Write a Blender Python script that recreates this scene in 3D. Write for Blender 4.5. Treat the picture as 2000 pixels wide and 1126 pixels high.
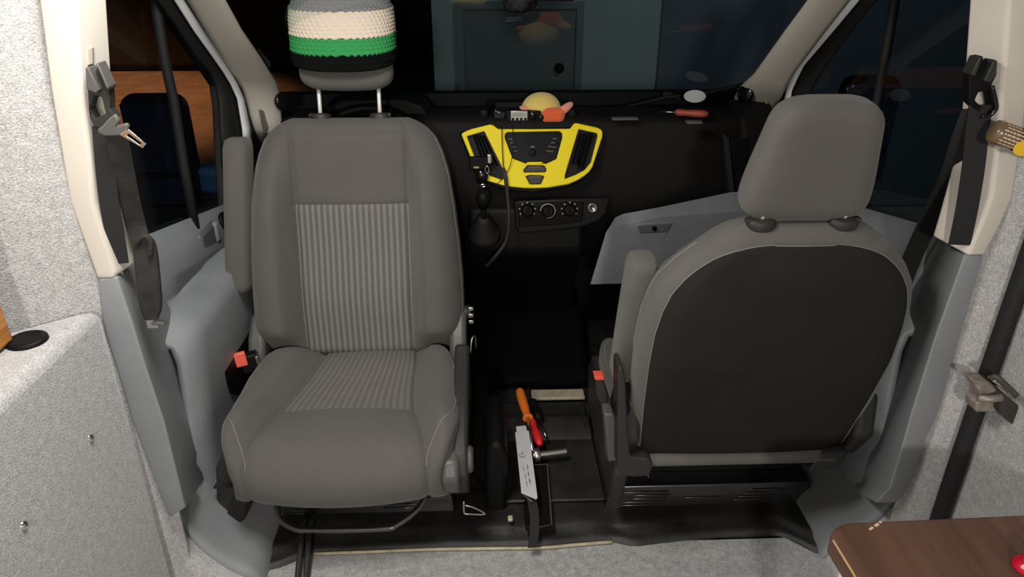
# Night-time view from the living area of a camper van into its cab.
# Metric world: X to the right, Y towards the windscreen, Z up, cab floor at z = 0.
import bpy, bmesh, math, random
from math import sin, cos, pi, radians, sqrt, exp
from mathutils import Vector, Matrix
random.seed(7)
for o in list(bpy.data.objects):
    bpy.data.objects.remove(o)
S = bpy.context.scene
COL = S.collection

# ------------------------------------------------------------------ camera, world, lamps, exposure
cam = bpy.data.cameras.new('camera')
cam.lens = 25.2
cam.sensor_width = 36
cam.clip_start = .02
cam_o = bpy.data.objects.new('camera', cam)
COL.objects.link(cam_o)
cam_o.location = (-.13, 0, 1.5)
cam_o.rotation_euler = (radians(64.5), 0, radians(-2))
S.camera = cam_o

W = bpy.data.worlds.new('night')
S.world = W
W.use_nodes = True
W.node_tree.nodes['Background'].inputs[0].default_value = (.10, .14, .22, 1)
W.node_tree.nodes['Background'].inputs[1].default_value = .03

def lamp(name, kind, loc, power, col, size=None, size_y=None, rot=(0, 0, 0), **kw):
    L = bpy.data.lights.new(name, kind)
    L.energy = power
    L.color = col
    if kind == 'AREA':
        L.shape = 'RECTANGLE'
        L.size = size
        L.size_y = size_y
    else:
        L.shadow_soft_size = size or .1
    for k, v in kw.items():
        setattr(L, k, v)
    o = bpy.data.objects.new(name, L)
    COL.objects.link(o)
    o.location = loc
    o.rotation_euler = rot
    return o
# LED strip on the ceiling of the living area, a weaker second one towards the rear, street and yard lamps outside
lamp('ceiling_lamp', 'AREA', (-.50, .98, 1.86), 20, (1, .96, .90), .30, .5)
lamp('rear_ceiling_lamp', 'POINT', (-.2, -2.0, 1.80), 172, (1, .95, .88), .09)
lamp('sodium_street_lamp', 'SPOT', (-8.2, 10.6, 6.0), 2500, (1, .34, .11), .2, spot_size=radians(80), spot_blend=.35)
lamp('yard_lamp', 'SPOT', (2.2, 2.6, 3.6), 60, (.75, .95, 1), .15, rot=(radians(62), 0, radians(5)), spot_size=radians(110), spot_blend=.9)

S.view_settings.view_transform = 'Standard'
S.view_settings.look = 'None'
S.view_settings.gamma = 1
S.view_settings.use_curve_mapping = False
S.view_settings.exposure = 0

# ------------------------------------------------------------------ materials
def mat(name, col, rough=.5, metal=0, var=0, vscale=20, bump=0, bscale=250, col2=None, spec=.5, coat=0, sheen=0, fine=0, fscale=200):
    m = bpy.data.materials.new(name)
    m.use_nodes = True
    N = m.node_tree.nodes
    L = m.node_tree.links
    b = N['Principled BSDF']
    b.inputs['Roughness'].default_value = rough
    b.inputs['Metallic'].default_value = metal
    b.inputs['Specular IOR Level'].default_value = spec
    b.inputs['Coat Weight'].default_value = coat
    b.inputs['Sheen Weight'].default_value = sheen
    c = tuple(col) + (1,)
    b.inputs['Base Color'].default_value = c
    tc = N.new('ShaderNodeTexCoord')
    last = None
    if var or col2:
        n = N.new('ShaderNodeTexNoise')
        n.inputs['Scale'].default_value = vscale
        n.inputs['Detail'].default_value = 6
        n.inputs['Roughness'].default_value = .65
        L.new(tc.outputs['Object'], n.inputs['Vector'])
        r = N.new('ShaderNodeValToRGB')
        r.color_ramp.elements[0].position = .35
        r.color_ramp.elements[1].position = .68
        a = [max(0, x * (1 - var)) for x in col]
        d = col2 if col2 else [x * (1 + var) for x in col]
        r.color_ramp.elements[0].color = tuple(a) + (1,)
        r.color_ramp.elements[1].color = tuple(d) + (1,)
        L.new(n.outputs['Fac'], r.inputs['Fac'])
        last = r.outputs['Color']
    if fine:
        n2 = N.new('ShaderNodeTexNoise')
        n2.inputs['Scale'].default_value = fscale
        n2.inputs['Detail'].default_value = 3
        L.new(tc.outputs['Object'], n2.inputs['Vector'])
        mr = N.new('ShaderNodeMapRange')
        mr.inputs[1].default_value = .3
        mr.inputs[2].default_value = .7
        mr.inputs[3].default_value = 1 - fine
        mr.inputs[4].default_value = 1 + fine
        L.new(n2.outputs['Fac'], mr.inputs[0])
        mx = N.new('ShaderNodeMix')
        mx.data_type = 'RGBA'
        mx.blend_type = 'MULTIPLY'
        mx.inputs[0].default_value = 1
        if last:
            L.new(last, mx.inputs[6])
        else:
            mx.inputs[6].default_value = c
        L.new(mr.outputs[0], mx.inputs[7])
        last = mx.outputs[2]
    if last:
        L.new(last, b.inputs['Base Color'])
    if bump:
        n3 = N.new('ShaderNodeTexNoise')
        n3.inputs['Scale'].default_value = bscale
        n3.inputs['Detail'].default_value = 4
        L.new(tc.outputs['Object'], n3.inputs['Vector'])
        bp = N.new('ShaderNodeBump')
        bp.inputs['Strength'].default_value = bump
        bp.inputs['Distance'].default_value = .004
        L.new(n3.outputs['Fac'], bp.inputs['Height'])
        L.new(bp.outputs[0], b.inputs['Normal'])
    return m

def stripes_mat(name, base, line, strength=1.0):
    """woven cloth with pale ladder stitched stripes, along the u axis of the panel (metres)"""
    m = mat(name, base, .95, bump=.25, bscale=700, fine=.12, fscale=900, spec=.2)
    N = m.node_tree.nodes
    L = m.node_tree.links
    b = N['Principled BSDF']
    src = b.inputs['Base Color'].links[0].from_socket
    uv = N.new('ShaderNodeUVMap')
    sp = N.new('ShaderNodeSeparateXYZ')
    L.new(uv.outputs[0], sp.inputs[0])
    def math_(op, a, bb):
        n = N.new('ShaderNodeMath')
        n.operation = op
        for i, x in enumerate((a, bb)):
            if x is None:
                continue
            if isinstance(x, (int, float)):
                n.inputs[i].default_value = x
            else:
                L.new(x, n.inputs[i])
        return n.outputs[0]
    u = math_('MULTIPLY', sp.outputs[0], 1 / .0168)
    fr = math_('FRACT', u, None)
    dist = math_('ABSOLUTE', math_('SUBTRACT', fr, .5), None)
    band = math_('LESS_THAN', dist, .20)
    edge = math_('MULTIPLY', math_('GREATER_THAN', dist, .13), .25)
    lad = math_('ADD', math_('MULTIPLY', math_('FRACT', math_('MULTIPLY', sp.outputs[1], 1 / .0052), None), .35), .35)
    fac = math_('MULTIPLY', math_('MULTIPLY', band, math_('ADD', lad, edge)), strength)
    mx = N.new('ShaderNodeMix')
    mx.data_type = 'RGBA'
    L.new(fac, mx.inputs[0])
    L.new(src, mx.inputs[6])
    mx.inputs[7].default_value = tuple(line) + (1,)
    L.new(mx.outputs[2], b.inputs['Base Color'])
    return m

def glass_mat(name, tint=(1, 1, 1), refl=1.0):
    m = bpy.data.materials.new(name)
    m.use_nodes = True
    N = m.node_tree.nodes
    L = m.node_tree.links
    N.remove(N['Principled BSDF'])
    out = N['Material Output']
    t = N.new('ShaderNodeBsdfTransparent')
    t.inputs[0].default_value = tuple(tint) + (1,)
    g = N.new('ShaderNodeBsdfGlossy')
    g.inputs['Roughness'].default_value = .02
    f = N.new('ShaderNodeFresnel')
    f.inputs[0].default_value = 1.45
    mm = N.new('ShaderNodeMath')
    mm.operation = 'MULTIPLY'
    mm.inputs[1].default_value = refl
    L.new(f.outputs[0], mm.inputs[0])
    x = N.new('ShaderNodeMixShader')
    L.new(mm.outputs[0], x.inputs[0])
    L.new(t.outputs[0], x.inputs[1])
    L.new(g.outputs[0], x.inputs[2])
    L.new(x.outputs[0], out.inputs[0])
    return m

def wood_mat(name, c1, c2, axis='X', rough=.5, scale=6):
    m = bpy.data.materials.new(name)
    m.use_nodes = True
    N = m.node_tree.nodes
    L = m.node_tree.links
    b = N['Principled BSDF']
    b.inputs['Roughness'].default_value = rough
    tc = N.new('ShaderNodeTexCoord')
    mp = N.new('ShaderNodeMapping')
    sc = [1, 1, 1]
    sc['XYZ'.index(axis)] = .08
    mp.inputs['Scale'].default_value = sc
    L.new(tc.outputs['Object'], mp.inputs[0])
    n = N.new('ShaderNodeTexNoise')
    n.inputs['Scale'].default_value = scale * 10
    n.inputs['Detail'].default_value = 8
    n.inputs['Distortion'].default_value = .6
    L.new(mp.outputs[0], n.inputs['Vector'])
    r = N.new('ShaderNodeValToRGB')
    r.color_ramp.elements[0].position = .32
    r.color_ramp.elements[1].position = .66
    r.color_ramp.elements[0].color = tuple(c1) + (1,)
    r.color_ramp.elements[1].color = tuple(c2) + (1,)
    L.new(n.outputs['Fac'], r.inputs[0])
    L.new(r.outputs[0], b.inputs['Base Color'])
    bp = N.new('ShaderNodeBump')
    bp.inputs['Strength'].default_value = .15
    bp.inputs['Distance'].default_value = .003
    L.new(n.outputs['Fac'], bp.inputs['Height'])
    L.new(bp.outputs[0], b.inputs['Normal'])
    return m

FELT = mat('grey_felt', (.37, .37, .375), 1, col2=(.49, .485, .48), vscale=60, bump=.6, bscale=330, fine=.3, fscale=300, spec=.1, sheen=.3)
LOWBOUNCE = wood_mat('low_bounce_wood', (.05, .03, .02), (.11, .07, .045), 'Y', .6, 4)  # dark finish for unseen ceilings and cross walls, to cut bounced fill light
FELTFLOOR = mat('grey_floor_felt', (.30, .30, .31), 1, col2=(.46, .455, .455), vscale=60, bump=.6, bscale=300, fine=.3, fscale=280, spec=.1, sheen=.2)
CREAM = mat('cream_plastic', (.66, .62, .55), .55, bump=.05, bscale=500, spec=.4)
TRIMG = mat('grey_plastic', (.235, .25, .265), .5, bump=.08, bscale=600, var=.05, vscale=8)
DOORG = mat('door_grey_plastic', (.235, .255, .27), .48, bump=.08, bscale=600, var=.08, vscale=7)
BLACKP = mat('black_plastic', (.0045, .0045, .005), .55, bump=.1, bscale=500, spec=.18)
DASHP = mat('dash_plastic', (.006, .0056, .0056), .7, bump=.25, bscale=450, spec=.25)
GLOSSB = mat('gloss_black_paint', (.006, .006, .007), .14, bump=.03, bscale=12)
CHARP = mat('charcoal_plastic', (.028, .027, .025), .5, bump=.1, bscale=500, spec=.35)
CHARL = mat('lighter_charcoal_plastic', (.085, .083, .08), .45)
RUBBER = mat('rubber_mat', (.009, .009, .009), .5, col2=(.028, .026, .023), vscale=9, bump=.25, bscale=200)
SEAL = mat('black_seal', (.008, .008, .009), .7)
CLOTH = mat('seat_cloth', (.108, .103, .095), .95, bump=.3, bscale=800, fine=.12, fscale=900, spec=.2, sheen=.15, var=.05, vscale=6)
CLOTHD = mat('seat_back_cloth', (.021, .020, .0185), .98, bump=.35, bscale=600, fine=.22, fscale=700, spec=.15, var=.1, vscale=8)
STRIPE = stripes_mat('striped_cloth', (.118, .115, .108), (.265, .263, .252), .9)
STRIPE2 = stripes_mat('worn_striped_cloth', (.125, .12, .11), (.225, .22, .205), .62)
PIPING = mat('seam_thread', (.20, .195, .18), .8)
CHROME = mat('chrome', (.72, .72, .70), .18, 1)
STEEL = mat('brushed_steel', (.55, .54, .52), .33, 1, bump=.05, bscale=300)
WHITEM = mat('bright_steel', (.85, .84, .80), .4, .3)
RED = mat('red_plastic', (.75, .09, .06), .45)
REDD = mat('dark_red_plastic', (.45, .02, .02), .4)
YELLOW = mat('yellow_paint', (.90, .74, .008), .5, spec=.25)
SCREEN = mat('radio_black', (.003, .0035, .005), .35, spec=.12)
BELT = mat('belt_webbing', (.010, .010, .011), .75, bump=.4, bscale=900)
BELTD = mat('dusty_belt', (.010, .0095, .0095), .8, col2=(.032, .029, .027), vscale=25, bump=.4, bscale=500)
WHITEP = mat('white_paint', (.82, .83, .84), .35)
TABLE = wood_mat('brown_table_wood', (.088, .043, .027), (.135, .070, .046), 'Y', .5, 3)
PINE = wood_mat('oiled_pine', (.24, .085, .018), (.52, .24, .065), 'Y', .5, 5)
ORANGE = mat('orange_rubber', (.85, .20, .02), .5)
REDR = mat('red_rubber', (.70, .02, .02), .45)
PAPER = mat('white_card', (.62, .62, .64), .7, var=.06, vscale=60)
INK = mat('grey_ink', (.10, .10, .13), .8)
GREEN = mat('green_yarn', (.04, .30, .09), .95, bump=.5, bscale=350, spec=.1)
IVORY = mat('ivory_yarn', (.72, .63, .52), .95, bump=.5, bscale=350, spec=.1)
GREYY = mat('grey_yarn', (.24, .235, .25), .95, bump=.5, bscale=350, spec=.1)
BLACKY = mat('black_yarn', (.004, .0045, .0045), .95, bump=.5, bscale=350, spec=.1)
PLUSHY = mat('yellow_plush', (.80, .62, .17), .98, bump=.7, bscale=260, sheen=.5, spec=.1)
PLUSHO = mat('orange_plush', (.80, .15, .05), .98, bump=.7, bscale=260, sheen=.5, spec=.1)
PLUSHP = mat('pink_plush', (.85, .33, .22), .98, bump=.7, bscale=260, sheen=.5, spec=.1)
BEIGEM = mat('beige_metal', (.42, .38, .26), .45, var=.2, vscale=40)
GLASS = glass_mat('window_glass', (.92, .95, .95), .05)
GLASSW = glass_mat('windscreen_glass', (.9, .95, .94), .07)
PEDP = mat('pedestal_paint', (.006, .006, .007), .27, bump=.03, bscale=12, spec=1.0, coat=.6)
MIRR = mat('mirror_glass', (.55, .57, .62), .03, 1)

# ------------------------------------------------------------------ mesh helpers
WL = {}
def setp(o, label=None, cat=None, group=None, kind=None):
    if label: o['label'] = label
    if cat: o['category'] = cat
    if group: o['group'] = group
    if kind: o['kind'] = kind
    return o

def empty(name, loc, label=None, cat=None, group=None, kind=None):
    o = bpy.data.objects.new(name, None)
    o.empty_display_size = .05
    COL.objects.link(o)
    o.location = loc
    WL[o] = Vector(loc)
    return setp(o, label, cat, group, kind)

def obj(name, bm, m, parent=None, smooth=False, bevel=0, seg=2, solid=0, offset=-1, sub=0, normals=True, label=None, cat=None, group=None, kind=None):
    if normals:
        bmesh.ops.recalc_face_normals(bm, faces=bm.faces)
    xs = [v.co for v in bm.verts]
    lo = [min(c[i] for c in xs) for i in range(3)]
    hi = [max(c[i] for c in xs) for i in range(3)]
    org = Vector(((lo[0] + hi[0]) / 2, (lo[1] + hi[1]) / 2, lo[2]))
    for v in bm.verts:
        v.co -= org
    if smooth:
        for f in bm.faces:
            f.smooth = True
    me = bpy.data.meshes.new(name)
    bm.to_mesh(me)
    bm.free()
    me.materials.append(m)
    o = bpy.data.objects.new(name, me)
    COL.objects.link(o)
    WL[o] = org
    if parent:
        o.parent = parent
        o.location = org - WL[parent]
    else:
        o.location = org
    if solid:
        d = o.modifiers.new('thickness', 'SOLIDIFY')
        d.thickness = solid
        d.offset = offset
    if bevel:
        d = o.modifiers.new('bevel', 'BEVEL')
        d.width = bevel
        d.segments = seg
        d.limit_method = 'ANGLE'
        d.angle_limit = radians(32)
        d.harden_normals = False
        if not smooth:
            for p in me.polygons:
                p.use_smooth = True
            try:
                me.set_sharp_from_angle(angle=radians(30))
            except Exception:
                pass
    if sub:
        d = o.modifiers.new('subdivision', 'SUBSURF')
        d.levels = sub
        d.render_levels = sub
    return setp(o, label, cat, group, kind)

def B():
    return bmesh.new()

def box(bm, c, s, R=None):
    M = Matrix.Translation(c) @ (R.to_4x4() if R else Matrix.Identity(4)) @ Matrix.Diagonal((s[0], s[1], s[2], 1))
    bmesh.ops.create_cube(bm, size=1, matrix=M)
    return bm

def prism(bm, pts, vec):
    vec = Vector(vec)
    a = [bm.verts.new(Vector(p)) for p in pts]
    b = [bm.verts.new(Vector(p) + vec) for p in pts]
    n = len(pts)
    bm.faces.new(a)
    bm.faces.new(b[::-1])
    for i in range(n):
        bm.faces.new((a[i], b[i], b[(i + 1) % n], a[(i + 1) % n]))
    return bm

def plate(bm, outer, holes, vec):
    """flat plate with holes, extruded by vec"""
    vec = Vector(vec)
    es = []
    for loop in [outer] + holes:
        vs = [bm.verts.new(Vector(p)) for p in loop]
        for i in range(len(vs)):
            es.append(bm.edges.new((vs[i], vs[(i + 1) % len(vs)])))
    r = bmesh.ops.triangle_fill(bm, use_beauty=True, use_dissolve=False, edges=es)
    fs = [g for g in r['geom'] if isinstance(g, bmesh.types.BMFace)]
    e = bmesh.ops.extrude_face_region(bm, geom=fs)
    for v in [g for g in e['geom'] if isinstance(g, bmesh.types.BMVert)]:
        v.co += vec
    return bm

def smoothpts(pts, n=6, closed=False):
    P = [Vector(p) for p in pts]
    out = []
    m = len(P)
    rng = range(m if closed else m - 1)
    for i in rng:
        p0 = P[(i - 1) % m] if closed or i > 0 else P[i]
        p1 = P[i]
        p2 = P[(i + 1) % m]
        p3 = P[(i + 2) % m] if closed or i + 2 < m else P[(i + 1) % m]
        for k in range(n):
            t = k / n
            out.append(.5 * ((2 * p1) + (-p0 + p2) * t + (2 * p0 - 5 * p1 + 4 * p2 - p3) * t * t + (-p0 + 3 * p1 - 3 * p2 + p3) * t ** 3))
    if not closed:
        out.append(P[-1])
    return out

def tube(bm, pts, r, n=8, closed=False):
    P = [Vector(p) for p in pts]
    rs = r if isinstance(r, (list, tuple)) else [r] * len(P)
    rings = []
    prev = None
    for i, p in enumerate(P):
        a = P[i - 1] if (i > 0 or closed) else P[i]
        b = P[(i + 1) % len(P)] if (i + 1 < len(P) or closed) else P[i]
        t = (b - a).normalized()
        if prev is None:
            ref = Vector((0, 0, 1)) if abs(t.z) < .9 else Vector((1, 0, 0))
            u = t.cross(ref).normalized()
        else:
            u = (prev - t * prev.dot(t)).normalized()
        prev = u
        w = t.cross(u)
        rings.append([bm.verts.new(p + (u * cos(2 * pi * k / n) + w * sin(2 * pi * k / n)) * rs[i]) for k in range(n)])
    m = len(rings)
    for i in range(m if closed else m - 1):
        A, Bq = rings[i], rings[(i + 1) % m]
        for k in range(n):
            bm.faces.new((A[k], A[(k + 1) % n], Bq[(k + 1) % n], Bq[k]))
    if not closed:
        bm.faces.new(rings[0][::-1])
        bm.faces.new(rings[-1])
    return bm

def lathe(bm, prof, M=None, n=24, sx=1, sy=1):
    """profile [(r, z)] turned about z, then placed by matrix M"""
    M = M or Matrix.Identity(4)
    rings = []
    for r, z in prof:
        if r < 1e-6:
            rings.append([bm.verts.new(M @ Vector((0, 0, z)))])
        else:
            rings.append([bm.verts.new(M @ Vector((r * sx * cos(2 * pi * k / n), r * sy * sin(2 * pi * k / n), z))) for k in range(n)])
    for A, Bq in zip(rings, rings[1:]):
        for k in range(n):
            k2 = (k + 1) % n
            if len(A) == 1 and len(Bq) == 1:
                continue
            if len(A) == 1:
                bm.faces.new((A[0], Bq[k], Bq[k2]))
            elif len(Bq) == 1:
                bm.faces.new((A[k], Bq[0], A[k2]))
            else:
                bm.faces.new((A[k], A[k2], Bq[k2], Bq[k]))
    if len(rings[0]) > 1:
        bm.faces.new(rings[0][::-1])
    if len(rings[-1]) > 1:
        bm.faces.new(rings[-1])
    return bm

def axis_m(loc, d):
    """matrix that puts local z along d"""
    return Matrix.Translation(loc) @ Vector(d).to_track_quat('Z', 'Y').to_matrix().to_4x4()

def grid(bm, rows, uvs=None, closed=False):
    vs = [[bm.verts.new(Vector(p)) for p in r] for r in rows]
    lay = bm.loops.layers.uv.new('UVMap') if uvs else None
    for i in range(len(rows) - 1):
        m = len(rows[i])
        for j in range(m if closed else m - 1):
            j2 = (j + 1) % m
            f = bm.faces.new((vs[i][j], vs[i][j2], vs[i + 1][j2], vs[i + 1][j]))
            if lay:
                for lp, (a, b) in zip(f.loops, ((i, j), (i, j2), (i + 1, j2), (i + 1, j))):
                    lp[lay].uv = uvs[a][b]
    return bm

def strap(bm, pts, wdir, w, t=.003):
    """webbing along pts, width along wdir (one vector or one per point)"""
    P = [Vector(p) for p in pts]
    rows = []
    for i, p in enumerate(P):
        wd = Vector(wdir[i] if isinstance(wdir, list) else wdir).normalized()
        tg = (P[min(i + 1, len(P) - 1)] - P[max(i - 1, 0)]).normalized()
        nn = wd.cross(tg).normalized()
        ww = w[i] if isinstance(w, list) else w
        rows.append([p - wd * ww / 2 - nn * t / 2, p + wd * ww / 2 - nn * t / 2, p + wd * ww / 2 + nn * t / 2, p - wd * ww / 2 + nn * t / 2])
    grid(bm, rows, closed=True)
    vs = list(bm.verts)
    bm.verts.ensure_lookup_table()
    n = len(bm.verts)
    k = len(rows) * 4
    q = [bm.verts[n - k + i] for i in range(4)]
    z = [bm.verts[n - 4 + i] for i in range(4)]
    bm.faces.new(q[::-1])
    bm.faces.new(z)
    return bm

def lerp_tab(tab, x):
    if x <= tab[0][0]:
        return tab[0][1]
    for (a, b), (c, d) in zip(tab, tab[1:]):
        if x <= c:
            return b + (d - b) * (x - a) / (c - a)
    return tab[-1][1]

def sm(x, a, b):
    t = min(1, max(0, (x - a) / (b - a)))
    return t * t * (3 - 2 * t)

# ================================================================== SETTING
# --- floor of the living area, and the shell that closes the van
obj('floor', box(B(), (0, -.86, -.03), (2.5, 4.70, .06)), FELTFLOOR, kind='structure')
obj('ceiling', box(B(), (0, -.8, 2.0), (2.5, 5.2, .06)), LOWBOUNCE, kind='structure')
obj('ceiling_cab', box(B(), (0, 2.2, 1.73), (1.9, 1.5, .05)), LOWBOUNCE, kind='structure')
obj('wall_rear', box(B(), (0, -3.2, .95), (2.5, .06, 2.1)), LOWBOUNCE, kind='structure')
obj('wall_header', box(B(), (0, 1.47, 1.86), (2.3, .05, .30)), LOWBOUNCE, kind='structure')
# left wall: slanted return behind the pillar, then the side wall
wl = B()
prism(wl, [(-1.14, -3.2, -.02), (-1.14, 1.12, -.02), (-1.14, 1.12, 2.0), (-1.14, -3.2, 2.0)], (-.03, 0, 0))
obj('wall_left', wl, FELT, kind='structure')
wl = B()
prism(wl, [(-.875, 1.335, -.02), (-.905, 1.302, -.02), (-1.15, 1.104, -.02), (-1.15, 1.15, -.02), (-.90, 1.352, -.02)], (0, 0, 2.02))
for v in wl.verts:
    if v.co.z > 1 and v.co.x > -.89:
        v.co.x += .035
obj('wall_left_return', wl, FELT, kind='structure', bevel=.006)
# carpeted wheel-arch box along the left wall
bw = B()
prism(bw, [(-.9, -3.1, 0), (-.9, 1.296, 0), (-1.132, 1.110, 0), (-1.132, -3.1, 0)], (0, 0, .86))
ledge = obj('carpeted_box', bw, FELT, bevel=.024, seg=4,
            label='pale grey felt covered box with a flat ledge along the left wall', cat='storage box')
for p in [(-0.9, 1.147, 0.648), (-0.9, 0.923, 0.642)]:
    bm = B()
    M = axis_m(Vector(p) + Vector((-.004, 0, 0)), (1, 0, 0))
    lathe(bm, [(.0, -.004), (.013, -.004), (.0135, .003), (.012, .004), (.009, .002), (.0085, .004), (.006, .008), (0, .0095)], M, 20)
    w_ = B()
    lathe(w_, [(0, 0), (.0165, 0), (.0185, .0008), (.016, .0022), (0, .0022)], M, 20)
    obj('dimple_shade', w_, SEAL, ledge, smooth=True)  # black disc standing in for the shade in the felt dimple
    obj('bolt', bm, CHROME, ledge, smooth=True, label='shiny domed bolt sunk in the felt')
bm = B()
gp = Vector((-0.96, 1.15, 0.86))
lathe(bm, [(0, -.004), (.030, -.004), (.034, 0), (.033, .006), (.026, .0095), (.022, .0065), (0, .0065)], Matrix.Translation(gp), 28)
obj('grommet', bm, BLACKP, smooth=True, label='round black plastic cable cap lying on the left felt ledge', cat='cap')
# the two pine boards at the left edge of the view
pb = empty('pine_board_stack', (-1.02, .95, .86), 'two oiled pine boards stacked on the left felt ledge', 'shelf')
for k in range(2):
    bm = B()
    box(bm, (-1.023, .925, .927 + .132 * k), (.092, .44, .126))
    for v in bm.verts:
        v.co.x += random.uniform(-.004, .004)
        v.co.z += random.uniform(-.003, .003)
    obj('board', bm, PINE, pb, bevel=.006)

# right side: felt wall section, black seal, sliding door
wr = B()
grid(wr, [[(.87, 1.358, -.02), (.95, 1.30, -.02)], [(.884, 1.356, .40), (.95, 1.30, .40)], [(.888, 1.356, .92), (.952, 1.30, .92)], [(.845, 1.356, 1.18), (.952, 1.30, 1.18)], [(.772, 1.356, 1.45), (.95, 1.30, 1.45)], [(.62, 1.356, 2.0), (.93, 1.30, 2.0)]])
obj('wall_right', wr, FELT, kind='structure', solid=.03, offset=1)
dr = B()
prism(dr, [(.965, -3.2, 0), (.965, 1.295, 0), (.965, 1.295, 2.0), (.965, -3.2, 2.0)], (.05, 0, 0))
door3 = obj('door_3', dr, FELT, kind='structure', bevel=.008)
sl = B()
tube(sl, [(.945, 1.285, -.01), (.945, 1.285, .4), (.95, 1.287, .8), (.952, 1.285, 1.1), (.935, 1.28, 1.5), (.915, 1.28, 2.0)], .019, 10)
obj('trim_1', sl, SEAL, kind='structure', smooth=True, label='black rubber seal strip beside the sliding door')

for sg, nm in ((-1, 'wall_outer_left'), (1, 'wall_outer_right')):
    bm = B()
    box(bm, (sg * 1.195, -.9, .65), (.03, 4.7, 2.7))
    box(bm, (sg * 1.09, 1.425, .65), (.22, .03, 2.7))
    box(bm, (sg * .985, 2.2, .25), (.03, 1.52, .86))
    obj(nm, bm, WHITEP, kind='structure')

# --- B pillars: cream upper and grey lower mouldings
def loft(name, rows, m, solid=.02, bevel=.006, parent=None, **k):
    bm = B()
    grid(bm, rows)
    return obj(name, bm, m, parent, solid=solid, offset=-1, bevel=bevel, seg=3, **k)

L_o = [(-0.849, 1.32, 1.511), (-0.865, 1.32, 1.419), (-0.885, 1.32, 1.276), (-0.899, 1.32, 1.138), (-0.905, 1.32, 1.072), (-0.894, 1.32, 0.929), (-0.893, 1.32, 0.913)]
L_c = [(-0.8, 1.315, 1.511), (-0.819, 1.315, 1.419), (-0.846, 1.315, 1.277), (-0.864, 1.315, 1.139), (-0.876, 1.315, 1.073), (-0.868, 1.315, 0.931), (-0.871, 1.315, 0.916)]
L_i = [(-0.786, 1.37, 1.512), (-0.806, 1.37, 1.416), (-0.826, 1.37, 1.303), (-0.869, 1.37, 1.124), (-0.863, 1.37, 1.055), (-0.852, 1.37, 0.94), (-0.852, 1.37, 0.929)]
loft('trim_2', [[a, b, c] for a, b, c in zip(L_o, L_c, L_i)], CREAM, kind='structure', label='cream left door pillar moulding')
l_o = [(-0.891, 1.318, 0.914), (-0.911, 1.318, 0.795), (-0.904, 1.318, 0.716), (-0.902, 1.318, 0.575), (-0.891, 1.318, 0.446), (-0.879, 1.318, 0.303)]
l_c = [(-0.869, 1.313, 0.917), (-0.864, 1.313, 0.797), (-0.861, 1.313, 0.718), (-0.852, 1.313, 0.578), (-0.852, 1.313, 0.457), (-0.849, 1.313, 0.333)]
l_i = [(-0.925, 1.509, 0.871), (-0.925, 1.588, 0.674), (-0.925, 1.646, 0.521), (-0.925, 1.672, 0.345), (-0.925, 1.684, 0.235), (-0.925, 1.626, 0.196)]
loft('trim_3', [[a, b, c] for a, b, c in zip(l_o, l_c, l_i)], TRIMG, kind='structure', label='grey lower left pillar moulding')

R_o = [(0.816, 1.35, 1.512), (0.839, 1.35, 1.413), (0.865, 1.35, 1.307), (0.894, 1.35, 1.173), (0.912, 1.35, 1.048), (0.903, 1.35, 0.983), (0.889, 1.35, 0.925)]
R_c = [(0.783, 1.345, 1.512), (0.803, 1.345, 1.414), (0.827, 1.345, 1.308), (0.855, 1.345, 1.174), (0.875, 1.345, 1.05), (0.87, 1.345, 0.985), (0.863, 1.345, 0.925)]
R_i = [(0.757, 1.4, 1.513), (0.781, 1.4, 1.41), (0.805, 1.4, 1.291), (0.83, 1.4, 1.153), (0.828, 1.4, 1.055), (0.827, 1.4, 0.982), (0.826, 1.4, 0.944)]
loft('trim_4', [[a, b, c] for a, b, c in zip(R_o, R_c, R_i)], CREAM, kind='structure', label='cream right door pillar moulding')
r_o = [(0.89, 1.352, 0.924), (0.893, 1.352, 0.741), (0.898, 1.352, 0.536), (0.887, 1.352, 0.452), (0.887, 1.352, 0.38), (0.876, 1.352, 0.305), (0.86, 1.352, 0.265)]
r_c = [(0.864, 1.346, 0.925), (0.856, 1.346, 0.737), (0.852, 1.346, 0.534), (0.852, 1.346, 0.462), (0.851, 1.346, 0.382), (0.849, 1.346, 0.311), (0.836, 1.346, 0.255)]
r_i = [(0.95, 1.582, 0.872), (0.95, 1.636, 0.632), (0.95, 1.706, 0.346), (0.95, 1.723, 0.226), (0.95, 1.73, 0.145), (0.95, 1.73, 0.067), (0.95, 1.724, 0.013)]
loft('trim_5', [[a, b, c] for a, b, c in zip(r_o, r_c, r_i)], TRIMG, kind='structure', label='grey lower right pillar moulding')

# step mouldings that curve from the pillars down to the cab floor
STEP = [(.96, .42), (.925, .34), (.905, .25), (.885, .19), (.85, .13), (.80, .075), (.765, .055), (.742, .03), (.735, -.02)]
def step_trim(name, sgn, x0, y0, y1, label):
    rows = []
    for dy, dz in ((-.004, -.03), (0, -.008), (.006, -.001), (.02, 0), (.06, 0), (.15, 0), (.3, 0), (y1 - y0, 0)):
        rows.append([(sgn * (x + x0 - (.004 if dz < -.005 else 0)), y0 + dy, z + dz) for x, z in STEP])
    bm = B()
    grid(bm, rows)
    return obj(name, bm, TRIMG, kind='structure', smooth=True, solid=.012, sub=1, label=label)
step_trim('trim_6', -1, 0, 1.376, 2.3, 'grey step moulding at the foot of the left pillar')
step_trim('trim_7', 1, .03, 1.42, 2.3, 'grey step moulding at the foot of the right pillar')
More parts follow.
